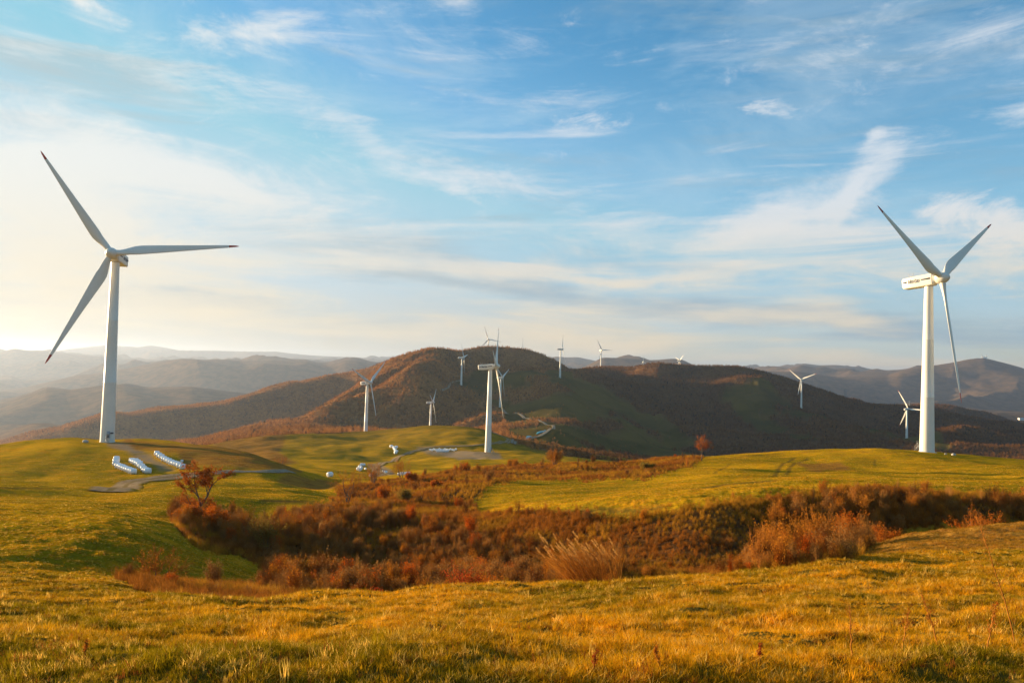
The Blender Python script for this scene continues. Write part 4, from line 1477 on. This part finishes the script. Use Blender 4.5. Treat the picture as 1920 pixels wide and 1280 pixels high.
for (p, q, h) in plumes:
    if h < 1.1:
        p = p + Vector((0, 0, .5))
        q = q + Vector((0, 0, .5))
    if me_pl is None:
        m2 = MB()
        r2 = random.Random(3)
        for k in range(90):
            t = r2.random()
            c = Vector((0, 0, t * .36))
            rr_ = .022 * math.sin(PI * (t * .8 + .12)) + .004
            d = Vector((r2.uniform(-1, 1), r2.uniform(-1, 1), 1.4)).normalized() * .06
            s = Vector((r2.uniform(-rr_, rr_), r2.uniform(-rr_, rr_), 0))
            n = d.cross(rvec(r2)).normalized() * .006
            m2.face([tuple(c + s - n), tuple(c + s + n), tuple(c + s * 1.6 + d)])
        me_pl = m2.mesh('plume', M_plume, False)
    o = bpy.data.objects.new('plume', me_pl)
    d = Vector((-.55 + rs.uniform(-.15, .15), rs.uniform(-.2, .2), .9))
    top = q + Vector((-.10, 0, .08))
    o.location = top
    o.rotation_euler = d.to_track_quat('Z', 'Y').to_euler()
    s = rs.uniform(.6, .95)
    o.scale = (s, s, s)
    link(o, root)
    m3 = None
# plume stems reach the plumes
mb = MB()
for (p, q, h) in plumes:
    if h < 1.1:
        q2 = q + Vector((0, 0, .5))
        p2 = p + Vector((0, 0, .5))
    else:
        p2, q2 = p, q
    mb.tube([p, p2, q2, q2 + Vector((-.10, 0, .08))], .004, 3, cap=False)
mb.build('plume_stem', M_reed, root, smooth=False)
root.scale = (1.22, 1.12, 1.04)
tag(root, 'tall pampas grass clump with pale plumes bent left, before the dark gully', 'ornamental grass')


# --- tall weeds in the foreground
def weed(p, H, lean, seed, label, leafm, leafy_n=1.0, name='weed_stalk'):
    pl = Plant(seed)
    rs = pl.rs
    pts = [Vector((0, 0, -.02))]
    for k in range(1, 9):
        t = k / 8
        pts.append(Vector((lean[0] * t ** 1.2 + rs.uniform(-.006, .006), lean[1] * t, H * t)))
    pl.twig.tube(pts, [.005 * (1 - .75 * k / 8) + .001 for k in range(9)], 5, cap=False)
    for k in range(int(26 * leafy_n)):
        t = rs.uniform(.35, 1)
        i = min(7, int(t * 8))
        q = pts[i].lerp(pts[i + 1], t * 8 - i)
        a = rs.uniform(0, 2 * PI)
        l = H * .13 * (1.25 - t)
        e = q + Vector((math.cos(a) * l, math.sin(a) * l, l * 1.3))
        pl.twig.tube([q, q.lerp(e, .5) + rvec(rs, .01), e], [.002, .0015, .001], 3, cap=False)
        pl.leafc(q.lerp(e, .7), .005, 2, .012)
        pl.leafc(e, .005, 2, .01)
    root = plant_thing(name, pl, p, label, 'weed', leafm, woodname='stem', leafname='seed_head')
    return root


weed(at_depth(1905, 1215, 6.6), 1.05, (-.33, 0), 61, 'tall thin reddish weed stalk leaning left at the right edge', M_leaf_b)
weed(at_depth(1597, 1265, 5.0), .34, (-.02, .0), 62, 'upright dry weed stalk in the grass right of the middle', M_leaf_b, .6)
weed(at_depth(1760, 1230, 6.2), .38, (-.08, .1), 63, 'feathery brown weed left of the tall leaning stalk', M_leaf_o, 1.4)
weed(at_depth(1690, 1240, 6.0), .34, (.05, .0), 64, 'short feathery brown weed, leftmost of the right corner weeds', M_leaf_o, 1.2)
weed(at_depth(1850, 1255, 5.2), .33, (.06, .0), 65, 'bushy brown weed low at the foot of the tall leaning stalk', M_leaf_o, 1.4)
weed(at_depth(1425, 1262, 4.8), .12, (.0, .0), 66, 'small rusty dock plant in the foreground grass near the middle', M_leaf_r, 1.3)
weed(at_depth(1110, 1272, 4.6), .13, (.02, .0), 67, 'small rusty dock plant at the lower edge, right one of a loose pair', M_leaf_r, 1.3)
weed(at_depth(1235, 1268, 4.6), .13, (-.02, .0), 68, 'low rust brown dock plant between the two other rusty ones', M_leaf_o, 1.3)
weed(at_depth(160, 1268, 4.8), .12, (.0, .0), 69, 'small rust brown weed at the lower left corner of the field', M_leaf_o, 1.2)

# ------------------------------------------------------------------ scattered cover (uncountable)
PROTO = bpy.data.collections.new('plant_sources')


def scatter(name, pts, rots, scales, protos, idx=None, tint=None, label=None, cat=None):
    me = bpy.data.meshes.new(name)
    n = len(pts)
    me.vertices.add(n)
    me.vertices.foreach_set('co', np.asarray(pts, np.float32).ravel())
    a = me.attributes.new('rz', 'FLOAT', 'POINT')
    a.data.foreach_set('value', np.asarray(rots, np.float32))
    a = me.attributes.new('sc', 'FLOAT_VECTOR', 'POINT')
    a.data.foreach_set('vector', np.asarray(scales, np.float32).ravel())
    a = me.attributes.new('pick', 'INT', 'POINT')
    a.data.foreach_set('value', (np.asarray(idx, np.int32) if idx is not None else RNG.integers(0, len(protos), n).astype(np.int32)))
    if tint is not None:
        a = me.attributes.new('tint', 'FLOAT_COLOR', 'POINT')
        a.data.foreach_set('color', np.hstack([tint, np.ones((n, 1))]).astype(np.float32).ravel())
    o = bpy.data.objects.new(name, me)
    link(o)
    c = bpy.data.collections.new(name + '_source')
    for k, pm in enumerate(protos):
        po = bpy.data.objects.new('%s_%02d' % (name, k), pm)
        c.objects.link(po)
    ng = bpy.data.node_groups.new(name, 'GeometryNodeTree')
    ng.interface.new_socket('Geometry', in_out='INPUT', socket_type='NodeSocketGeometry')
    ng.interface.new_socket('Geometry', in_out='OUTPUT', socket_type='NodeSocketGeometry')
    gi = ng.nodes.new('NodeGroupInput')
    go = ng.nodes.new('NodeGroupOutput')
    ip = ng.nodes.new('GeometryNodeInstanceOnPoints')
    ci = ng.nodes.new('GeometryNodeCollectionInfo')
    ci.inputs['Collection'].default_value = c
    ci.inputs['Separate Children'].default_value = True
    ci.inputs['Reset Children'].default_value = True

    def na(nm, typ):
        x = ng.nodes.new('GeometryNodeInputNamedAttribute')
        x.data_type = typ
        x.inputs['Name'].default_value = nm
        return [s for s in x.outputs if s.enabled and s.name == 'Attribute'][0]
    cx = ng.nodes.new('ShaderNodeCombineXYZ')
    ng.links.new(na('rz', 'FLOAT'), cx.inputs[2])
    ng.links.new(gi.outputs[0], ip.inputs['Points'])
    ng.links.new(ci.outputs[0], ip.inputs['Instance'])
    ip.inputs['Pick Instance'].default_value = True
    ng.links.new(na('pick', 'INT'), ip.inputs['Instance Index'])
    ng.links.new(cx.outputs[0], ip.inputs['Rotation'])
    ng.links.new(na('sc', 'FLOAT_VECTOR'), ip.inputs['Scale'])
    ng.links.new(ip.outputs[0], go.inputs[0])
    md = o.modifiers.new('scatter', 'NODES')
    md.node_group = ng
    tag(o, label, cat, kind='stuff')
    return o


def lookup(mask, x, y):
    a = np.arctan2(x, y)
    i = np.clip(np.rint(np.interp(a, AZ, np.arange(NA))).astype(int), 0, NA - 1)
    j = np.clip(np.rint((np.log(np.hypot(x, y)) - LR[0]) / 0.0108).astype(int), 0, NR - 1)
    return mask[i, j]


def sector(n, r0, r1, half=35.5):
    a = np.radians(RNG.uniform(-half, half, n))
    r = np.sqrt(RNG.uniform(r0 * r0, r1 * r1, n))
    return np.sin(a) * r, np.cos(a) * r, r


# grass
def tuft(seed, n, h, w, spread, lean):
    rs = random.Random(seed)
    mb = MB()
    for _ in range(n):
        a = rs.uniform(0, 2 * PI)
        b = rs.uniform(0, spread)
        p = Vector((math.cos(a) * b, math.sin(a) * b, -.02))
        hh = h * rs.uniform(.45, 1.15)
        c = rs.uniform(0, 2 * PI)
        l = lean * rs.uniform(.2, 1.2) * hh
        dv = Vector((math.cos(c) * l, math.sin(c) * l, 0))
        side = Vector((-math.sin(c + rs.uniform(-.8, .8)), math.cos(c), 0)).normalized() * w * rs.uniform(.6, 1.3)
        q1 = p + dv * .3 + Vector((0, 0, hh * .5))
        q2 = p + dv + Vector((0, 0, hh * (1 - .25 * lean)))
        k = len(mb.v)
        mb.v += [tuple(p - side), tuple(p + side), tuple(q1 + side * .8), tuple(q1 - side * .8), tuple(q2)]
        mb.f += [(k, k + 1, k + 2, k + 3), (k + 3, k + 2, k + 4)]
        mb.m += [0, 0]
    return mb


M_grass = leafy('grass_blades', [(0.75, 0.75, 0.75), (1.0, 1.0, 1.0), (1.35, 1.15, .95)], 0.4, 0.5, inst=True, tint=True)
TUFTS = [tuft(s, 16, .11, .0032, .07, .7).mesh('tuft', M_grass, False) for s in range(5)] + [tuft(9, 10, .17, .0026, .05, .45).mesh('tuft', M_grass, False)]


def grass_tint(x, y, r):
    n1 = fbm(x * .33, y * .33, 4, 101)
    n2 = fbm(x * 1.3, y * 1.3, 3, 107)
    n3 = fbm(x * .06, y * .2, 3, 109) * np.clip(r / 60 - .5, 0, 1)
    t = np.clip(.58 + .8 * n3 + .75 * n1 + .35 * n2 + RNG.normal(0, .13, len(x)), 0, 1)[:, None]
    left = np.clip((-x / r - .25) * 2.2, 0, .35)[:, None]
    t = np.clip(t - left, 0, 1)
    g = np.array([[.235, .17, .006]])
    y_ = np.array([[.66, .33, .010]])
    c = g * (1 - t) + y_ * t
    k = (RNG.random(len(x)) < .17)
    c[k] = np.array([.85, .55, .11]) * RNG.uniform(.7, 1.1, (k.sum(), 1))
    k = (RNG.random(len(x)) < .07)
    c[k] = np.array([.24, .075, .015])
    d = lookup(m_dry, x, y)[:, None] * .6
    c = c * (1 - d) + np.array([[.26, .12, .022]]) * RNG.uniform(.6, 1.2, (len(x), 1)) * d
    return c * RNG.uniform(.75, 1.2, (len(x), 1))


gx_, gy_, gr_, gs_ = [], [], [], []
for (r0, r1, n, s) in ((2.6, 8, 50000, .62), (8, 15, 80000, .74), (15, 29, 120000, .92), (29, 60, 110000, 1.15), (60, 135, 150000, 1.5), (135, 262, 130000, 2.1)):
    x, y, r = sector(n, r0, r1)
    keep = (lookup(m_shrub, x, y) < .5) & (lookup(m_dirt, x, y) < .5) & (lookup(m_track, x, y) < .25)
    clump = fbm(x * 1.1, y * 1.1, 3, 111)
    keep &= (RNG.random(n) < np.clip(1.0 + .9 * clump, .25, 1))
    gx_.append(x[keep])
    gy_.append(y[keep])
    gr_.append(r[keep])
    gs_.append(np.full(keep.sum(), s) * (1 + .35 * np.clip(clump[keep], -.8, 1)))
x, y, r, s = map(np.concatenate, (gx_, gy_, gr_, gs_))
n = len(x)
z = height(x, y)
sc = s * RNG.uniform(.6, 1.25, n)
vz = np.interp(r, [10, 60, 250], [1, .62, .36])
pick = RNG.integers(0, 5, n)
pick[RNG.random(n) < .12] = 5
big = (RNG.random(n) < .05) & (r < 30)
sc[big] *= 1.45
hol = np.clip(fbm(x * .8 + 5, y * .8, 3, 119) * 2.2 - .25, 0, 1) * (r < 40)
sc = sc * (1 - .55 * hol)
scatter('grass', np.stack([x, y, z], -1), RNG.uniform(0, 6.28, n), np.stack([sc, sc, sc * vz], -1), TUFTS, pick, grass_tint(x, y, r),
        'short golden green meadow grass over the fields', 'grass')

# gully scrub: twiggy bushes and tall dry grass
SCR = []
for s in range(6):
    pl = make_shrub(200 + s, 1.9, 1.2, 12, 2, ch=[4, 5], leafp=[.1, .35, .2, .8, .1, .5][s], ls=.04, ln=2, lsp=.1, rmin=.0065, cut=.5, wob=.12, up=.22)
    SCR.append(join_mesh('scrub', [(pl.twig, M_twig), (pl.leaf, M_leaf_t)]))
for s in range(5):   # slender leafless saplings
    pl = make_shrub(230 + s, 1.9, 1.1, 8, 2, ch=[3, 3], leafp=.06, ls=.04, ln=2, lsp=.1, rmin=.006, cut=.5, wob=.12, up=.26, fwd=1.4)
    SCR.append(join_mesh('scrub', [(pl.twig, M_twig2), (pl.leaf, M_leaf_t)]))
M_tall = leafy('tall_dry_grass', [(0.75, 0.75, 0.75), (1.0, 1.0, 1.0), (.6, .5, .4)], 0.35, 0.5, inst=True, tint=True)
TG = [tuft(50 + s, 46, 1.05, .008, .30, .34).mesh('tall_tuft', M_tall, False) for s in range(3)]

LOWZ = 1 - .30 * ((PX < 640) & (DEP < 56) & (GY > 1)) - .3 * ((PX > 1080) & (PX < 1400) & (DEP < 40) & (GY > 1)) - .35 * ((PX > 1165) & (PX < 1400) & (DEP >= 40) & (DEP < 72) & (GY > 1))
xs_, ys_, rs_ = [], [], []
for (r0, r1, n) in ((22, 60, 44000), (60, 120, 80000), (120, 262, 110000)):
    x, y, r = sector(n, r0, r1)
    k = lookup(m_shrub, x, y) > .5
    xs_.append(x[k])
    ys_.append(y[k])
    rs_.append(r[k])
x, y, r = map(np.concatenate, (xs_, ys_, rs_))
pn = fbm(x * .07, y * .07, 3, 131)
px_, py_ = proj(np.stack([x, y, height(x, y)], -1))
# grassy at the rims, woody in the bottom
depthin = lookup(blur(m_shrub, 14), x, y)
WOODY = [(318, 930), (420, 946), (480, 968), (620, 965), (700, 962), (760, 985), (850, 1010), (960, 1022), (1100, 1040), (1250, 1050), (1330, 990), (1450, 955), (1650, 945), (2200, 940), (2200, 985), (1920, 990), (1700, 998), (1600, 1050), (1400, 1085), (1150, 1105), (960, 1115), (700, 1128), (520, 1125), (480, 1090), (520, 1060), (440, 1035), (330, 1005)]
m_woody = blur(np.where(inpoly(qx, qy, WOODY) & front & (DEP > 21) & (DEP < 262), 1.0, 0.0), 5)
woody = (lookup(m_woody, x, y) + .5 * pn + RNG.normal(0, .12, len(x))) > .62
woody |= RNG.random(len(x)) < .03
hollow = (px_ > 1165) & (px_ < 1400) & (y > 30) & (y < 72)
woody &= ~(hollow & (RNG.random(len(x)) < .85))
n = woody.sum()
print('scrub', n, 'tall grass', (~woody).sum())
wx, wy = x[woody], y[woody]
sel = RNG.random(n) < .18 * np.clip(1 + 1.6 * fbm(wx * .12, wy * .12, 3, 147), .15, 1.8)
wx, wy, wr = wx[sel], wy[sel], r[woody][sel]
n = len(wx)
sc = RNG.uniform(.35, 1.0, n) ** 1.2 * 1.5 * (1 + .35 * fbm(wx * .05, wy * .05, 2, 141)) * np.interp(wr, [22, 30, 120, 260], [.38, .55, .72, .85]) * lookup(LOWZ, wx, wy)
tt = RNG.random(n)
cols = np.where((tt < .10)[:, None], [[.70, .15, .015]], np.where((tt < .4)[:, None], [[.60, .22, .02]], [[.40, .20, .06]]))
scatter('scrub', np.stack([wx, wy, height(wx, wy)], -1), RNG.uniform(0, 6.28, n), np.stack([sc * RNG.uniform(.8, 1.4, n), sc * RNG.uniform(.8, 1.4, n), sc * RNG.uniform(.55, 1.45, n)], -1), SCR, None, cols,
        'tangled leafless brown scrub filling the gully', 'scrub')
gx2, gy2 = x[RNG.random(len(x)) < .75], None
k = (~woody) | (RNG.random(len(x)) < .45)
tx, ty, tr = x[k], y[k], r[k]
_ex, _ey, _er = sector(60000, 24, 262)
_em = lookup(blur(m_shrub, 6), _ex, _ey)
_k = (_em > .04) & (_em < .6) & (RNG.random(60000) < .55)
tx, ty, tr = np.concatenate([tx, _ex[_k]]), np.concatenate([ty, _ey[_k]]), np.concatenate([tr, _er[_k]])
n = len(tx)
sc = RNG.uniform(.45, .9, n) * np.interp(tr, [22, 32, 120, 260], [.6, .8, .95, 1.15]) * (.35 + .65 * lookup(LOWZ, tx, ty))
base = np.array([[.62, .30, .03]]) * (1 - RNG.random((n, 1)) * .5) * (1 + .35 * fbm(tx * .2, ty * .2, 3, 157)[:, None])
rd = (fbm(tx * .09, ty * .09, 3, 151) + RNG.normal(0, .12, n) > .0)[:, None]
base = np.where(rd, np.array([[.46, .17, .026]]) * RNG.uniform(.5, 1.1, (n, 1)), base)
scatter('dry_grass', np.stack([tx, ty, height(tx, ty)], -1), RNG.uniform(0, 6.28, n), np.stack([sc, sc, sc * RNG.uniform(.6, 1.1, n)], -1), TG, None, base,
        'tall dry orange brown grass between the scrub', 'grass')

# brown woods on the far slopes
def crown(seed, n=95, H=9.0, W=3.4):
    rs = random.Random(seed)
    mb = MB()
    mb.tube([(0, 0, -1), (0, 0, H * .6)], [.28, .12], 4, cap=False)
    for _ in range(n):
        a = rs.uniform(0, 2 * PI)
        t = rs.random() ** .6
        rr_ = W * t * rs.uniform(.5, 1)
        zz = H * (.06 + .90 * rs.random() * math.sqrt(max(0, 1 - t * t * .8)))
        c = Vector((math.cos(a) * rr_, math.sin(a) * rr_, zz))
        d1 = rvec(rs).normalized() * rs.uniform(.35, .8)
        d1.z = abs(d1.z) + .3
        d2 = d1.cross(rvec(rs)).normalized() * rs.uniform(.15, .4)
        mb.face([tuple(c - d1 - d2), tuple(c - d1 * .3 + d2), tuple(c + d1)])
    return mb


M_wood = leafy('bare_woods', [(0.75, 0.75, 0.75), (1.0, 1.0, 1.0), (.55, .5, .5)], 0.2, 0.5, inst=True, tint=True)
CR_ = [crown(s).mesh('wood_crown', M_wood, False) for s in range(5)]
x = RNG.uniform(-2100, 2100, 620000)
y = RNG.uniform(640, 3100, 620000)
w = lookup(m_wood, x, y)
k = ((w > .5) | ((RNG.random(len(x)) < .05) & (y > 900))) & (np.abs(x / y) < .72) & (RNG.random(len(x)) < np.interp(y, [700, 3100], [.62, .22]))
x, y = x[k], y[k]
z = height(x, y)
# leave out what no nearby viewpoint could see
px_, py_ = proj(np.stack([x, y, z + 12], -1))
k = (py_ < 905)
x, y, z = x[k], y[k], z[k]
n = len(x)
print('wood crowns', n)
hue = fbm(x / 120., y / 120., 3, 161)
c = np.array([[.48, .22, .06]]) * (1 + .25 * hue[:, None]) * RNG.uniform(.7, 1.25, (n, 1))
kk = RNG.random(n) < .14
c[kk] = np.array([.36, .15, .035]) * RNG.uniform(.7, 1.1, (kk.sum(), 1))
kk = RNG.random(n) < .05
c[kk] = np.array([.05, .055, .03])
dk = sstep(980, 1150, px_[k] if False else proj(np.stack([x, y, z], -1))[0])[:, None]  # crowns on the right hill get shade painted into their tint
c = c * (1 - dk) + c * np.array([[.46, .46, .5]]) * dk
sc = RNG.uniform(.32, .78, n) * np.where(lookup(m_wood, x, y) > .5, 1, .55)
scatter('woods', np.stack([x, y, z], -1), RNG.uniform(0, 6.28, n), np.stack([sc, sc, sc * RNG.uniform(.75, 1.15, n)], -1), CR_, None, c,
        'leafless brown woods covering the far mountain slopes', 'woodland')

# ------------------------------------------------------------------ sky
W = bpy.data.worlds.new('World')
SC.world = W
W.use_nodes = True
W.node_tree.nodes.clear()
t = NT(W.node_tree)
wo = t.add('ShaderNodeOutputWorld')
bg = t.add('ShaderNodeBackground')
sky = t.add('ShaderNodeTexSky')
sky.sky_type = 'NISHITA'
sky.sun_disc = False
sky.sun_elevation = SUN_EL
sky.sun_rotation = SUN_AZ
sky.altitude = 1000
sky.air_density = 1.0
sky.dust_density = 1.0
sky.ozone_density = 1.5
SKYS = 0.09 * 2 ** (1.3 - EXPO)
EV = 2 ** -EXPO


def lin(r, g, b):
    return tuple((c / 255.0) ** 2.2 * EV for c in (r, g, b))

tc = t.add('ShaderNodeTexCoord')
D = t.vmath('NORMALIZE', tc.outputs['Generated'])
sep = t.add('ShaderNodeSeparateXYZ')
t.link(D, sep.inputs[0])
az = t.math('ARCTAN2', sep.outputs[0], sep.outputs[1])
el = t.math('ARCSINE', sep.outputs[2])
uv = t.add('ShaderNodeCombineXYZ')
t.link(az, uv.inputs[0])
t.link(el, uv.inputs[1])
UV = uv.outputs[0]


def dirang(px, py):
    v = ray(px, py)
    return math.atan2(v[0], v[1]), math.asin(v[2] / np.linalg.norm(v))


# domain warp for wispy edges
wn = t.add('ShaderNodeTexNoise')
wn.inputs['Scale'].default_value = 5.0
wn.inputs['Detail'].default_value = 6
wn.inputs['Roughness'].default_value = 0.6
t.link(UV, wn.inputs['Vector'])
wv = t.vmath('SUBTRACT', wn.outputs['Color'], (0.5, 0.5, 0.5))
wv = t.vmath('MULTIPLY', wv, (0.16, 0.07, 0))
UVW = t.vmath('ADD', UV, wv)


def blob(px, py, sx, sy, ang, vec=None):
    """soft elliptical patch of cloud cover; sizes in image pixels, angle in degrees (down to the right positive)"""
    a, e = dirang(px, py)
    m = t.mapping(vec or UVW, (a, e, 0), (0, 0, math.radians(-ang)), (sx / FPX, sy / FPX, 1), 'TEXTURE')
    d = t.vmath('LENGTH', t.vmath('MULTIPLY', m, (1, 1, 0)))
    return t.ramp(d, 1.0, 0.0, 0, 1)


def streaks(rot, sx, sy, scale, detail=8, rough=.62, dist=.6, seed=0.0):
    m = t.mapping(UV, (seed, seed * .7, seed), (0, 0, math.radians(rot)), (sx, sy, 1))
    return t.noise(m, scale, detail, rough, dist)


def addm(lst):
    s = lst[0]
    for q in lst[1:]:
        s = t.math('ADD', s, q)
    return s


def wgt(b, w):
    return t.math('MULTIPLY', b, w)


# groups of patches: left veil (falls to the right), right fans (rise to the right), puffs, low bands
left = addm([wgt(blob(60, 420, 560, 190, 12), 1.0), wgt(blob(330, 330, 420, 95, 18), .85), wgt(blob(560, 390, 330, 80, 12), .62), wgt(blob(-60, 290, 330, 120, 14), .7),
             wgt(blob(640, 270, 360, 46, 22), .5), wgt(blob(1000, 360, 330, 60, 8), .55), wgt(blob(210, 10, 170, 60, 20), .6), wgt(blob(490, 60, 260, 50, -20), .45), wgt(blob(60, 70, 240, 70, 30), .42), wgt(blob(790, 10, 260, 40, 5), .42), wgt(blob(400, 200, 500, 60, 24), .32), wgt(blob(800, 310, 420, 60, 16), .42), wgt(blob(150, 330, 420, 90, 10), .5), wgt(blob(250, 480, 700, 90, 3), .6)])
right = addm([wgt(blob(1500, 380, 330, 80, -28), .62), wgt(blob(1640, 320, 150, 45, -42), .62), wgt(blob(1400, 420, 170, 45, -30), .62), wgt(blob(1570, 380, 120, 34, -48), .5), wgt(blob(1250, 310, 260, 40, -14), .42), wgt(blob(1330, 430, 520, 90, -6), .55), wgt(blob(1050, 420, 420, 70, 0), .45), wgt(blob(1700, 520, 420, 60, -4), .45),
              wgt(blob(1820, 240, 300, 46, -18), .50), wgt(blob(1800, 70, 260, 40, -22), .36), wgt(blob(1440, 110, 150, 90, -40), .46), wgt(blob(1540, 130, 120, 70, -45), .36), wgt(blob(1660, 255, 60, 20, -25), .72), wgt(blob(1900, 150, 120, 80, -45), .42), wgt(blob(1060, 25, 170, 40, -30), .42)])
puff = addm([wgt(blob(1180, 212, 190, 36, -4), .72), wgt(blob(1110, 228, 90, 30, 0), .6), wgt(blob(1460, 200, 170, 36, 5), .8), wgt(blob(1350, 66, 56, 26, -20), .8), wgt(blob(1625, 68, 90, 28, 5), .68), wgt(blob(380, 14, 150, 36, 10), .55), wgt(blob(200, 12, 120, 34, 10), .6), wgt(blob(860, 372, 90, 36, 20), .62), wgt(blob(1120, 368, 150, 26, 4), .55), wgt(blob(620, 388, 120, 36, 10), .55),
             wgt(blob(1860, 425, 170, 60, 14), 1.0), wgt(blob(1780, 400, 90, 40, -10), .7), wgt(blob(1900, 470, 140, 60, 0), .7)])
low = addm([wgt(blob(1010, 505, 330, 26, 2), .95), wgt(blob(1330, 516, 260, 20, -1), .95), wgt(blob(780, 490, 260, 34, 4), .6), wgt(blob(1560, 575, 130, 46, 14), .85), wgt(blob(1890, 592, 100, 18, 8), .8), wgt(blob(1500, 600, 420, 26, 4), .7), wgt(blob(1500, 470, 420, 60, -6), .8), wgt(blob(1880, 520, 220, 40, 0), .6),
            wgt(blob(500, 600, 1000, 60, 3), .85), wgt(blob(1100, 650, 1000, 40, 3), .85), wgt(blob(960, 560, 1000, 110, 2), .62), wgt(blob(700, 440, 500, 60, 8), .5), wgt(blob(1300, 450, 700, 90, 0), .35), wgt(blob(150, 560, 500, 90, 2), .7), wgt(blob(1750, 680, 700, 30, 2), .7)])


def cover(mask, n, c, lo_=.34, hi_=.95, top=1.0):
    v = t.math('ADD', mask, t.math('MULTIPLY', t.math('SUBTRACT', n, .5), c))
    return t.ramp(v, lo_, hi_, 0, top)


nl = t.math('ADD', t.math('MULTIPLY', streaks(14, 1.0, 4.2, 3.4, 10, .68, .9, 1.3), .6), t.math('MULTIPLY', streaks(30, 1.2, 3.0, 6.5, 9, .68, .7, 5.3), .40))
nr = t.math('ADD', t.math('MULTIPLY', streaks(-32, 1.0, 4.5, 4.0, 10, .68, .8, 4.1), .6), t.math('MULTIPLY', streaks(-50, 1.2, 3.5, 6.0, 9, .68, .6, 6.6), .4))
npf = streaks(4, 1.0, 2.2, 11.0, 10, .70, .5, 7.7)
nlo = streaks(-1.5, 1.0, 9.0, 2.8, 9, .62, .5, 2.2)
A1 = cover(t.math('POWER', left, .8), nl, 5.4, .15, 1.55, .96)
A2 = cover(t.math('POWER', right, .85), nr, 5.4, .25, 1.6, .88)
A3 = cover(t.math('MULTIPLY', puff, 1.25), npf, 5.0, .45, 1.8, .92)
A4 = cover(t.math('POWER', low, .7), nlo, 5.0, .15, 1.7, .88)
inv = None
for A in (A1, A2, A3, A4):
    q = t.math('SUBTRACT', 1.0, A)
    inv = q if inv is None else t.math('MULTIPLY', inv, q)
alpha = t.math('SUBTRACT', 1.0, inv)
skyc = t.vmath('MULTIPLY', sky.outputs[0], (SKYS * .45, SKYS * 1.01, SKYS * 1.24))
skyc = t.vmath('MINIMUM', skyc, lin(162, 198, 224))
# milky air: pale blue towards the horizon, whiter on the sunny side
toR = t.ramp(az, -.62, .5)
milk = t.mix(toR, lin(216, 230, 236), lin(166, 202, 222))
milk = t.mix(t.ramp(el, .13, .0), milk, t.mix(toR, lin(216, 198, 160), lin(218, 208, 186)))
mf = t.math('MULTIPLY', t.ramp(el, .42, .02, 0, .90), t.ramp(az, .6, -.6, .82, 1.0))
mf = t.math('MULTIPLY', mf, t.ramp(t.math('ABSOLUTE', az), 1.0, 2.0, 1.0, .15))
mf = t.math('ADD', mf, t.ramp(az, .15, -.75, 0, .12), clamp=True)
skyc = t.mix(mf, skyc, milk)
vv = t.math('MULTIPLY', t.ramp(t.noise(t.mapping(UV, (3, 1, 0), (0, 0, .3), (1, 2.6, 1)), 2.6, 10, .66, .9), .42, .68), .30)
skyc = t.mix(vv, skyc, lin(196, 222, 236))
# cloud light: white high up, creamy low and towards the sun; grey-blue shaded bands low down
warm = t.ramp(el, .24, .03)
ccol = t.mix(warm, lin(226, 232, 238), lin(244, 224, 190))
ccol = t.mix(t.ramp(az, .1, -.6), ccol, t.mix(warm, lin(236, 239, 236), lin(240, 226, 198)))
shn = streaks(-2, 1.0, 7.0, 2.3, 8, .6, .5, 9.4)
shade = cover(addm([wgt(blob(900, 540, 500, 30, 6), .5), wgt(blob(1150, 560, 640, 44, 4), .85), wgt(blob(900, 500, 360, 40, 8), .6), wgt(blob(480, 575, 420, 36, 5), .62), wgt(blob(1700, 615, 480, 40, 3), .75), wgt(blob(1300, 545, 330, 30, 0), .6), wgt(blob(300, 545, 300, 26, 3), .5)]), shn, 5.0, .0, 1.3, .85)
ccol = t.mix(t.math('MULTIPLY', shade, .3), ccol, lin(180, 198, 208))
skyc = t.mix(shade, skyc, t.mix(toR, lin(182, 194, 196), lin(148, 176, 194)))
fin = t.mix(alpha, skyc, ccol)
t.put(bg.inputs[0], fin)
bg.inputs[1].default_value = 1.0
t.link(bg.outputs[0], wo.inputs[0])
try:
    W.cycles.sampling_method = 'MANUAL'
    W.cycles.sample_map_resolution = 512
except Exception:
    pass

# ------------------------------------------------------------------ air
zb = float(Z.min()) - 1.0
zt = max(float(Z.max()), 130.0) + 60
mb = MB()
mb.box((0, 0, (zb + zt) / 2), (60400, 60400, zt - zb))
m, t, out = mat('haze')
pv = t.add('ShaderNodeVolumePrincipled')
pv.inputs['Color'].default_value = (0.50, 0.61, 0.84, 1)
pv.inputs['Density'].default_value = 4.2e-5
pv.inputs['Anisotropy'].default_value = 0.45
t.link(pv.outputs[0], out.inputs['Volume'])
hz_o = mb.build('haze', m, smooth=False)
tag(hz_o, 'thin golden haze filling the valleys', 'haze', kind='stuff')
SC.cycles.volume_bounces = 0
SC.cycles.max_bounces = 5
SC.cycles.diffuse_bounces = 3
SC.cycles.transmission_bounces = 3
SC.cycles.use_denoising = True
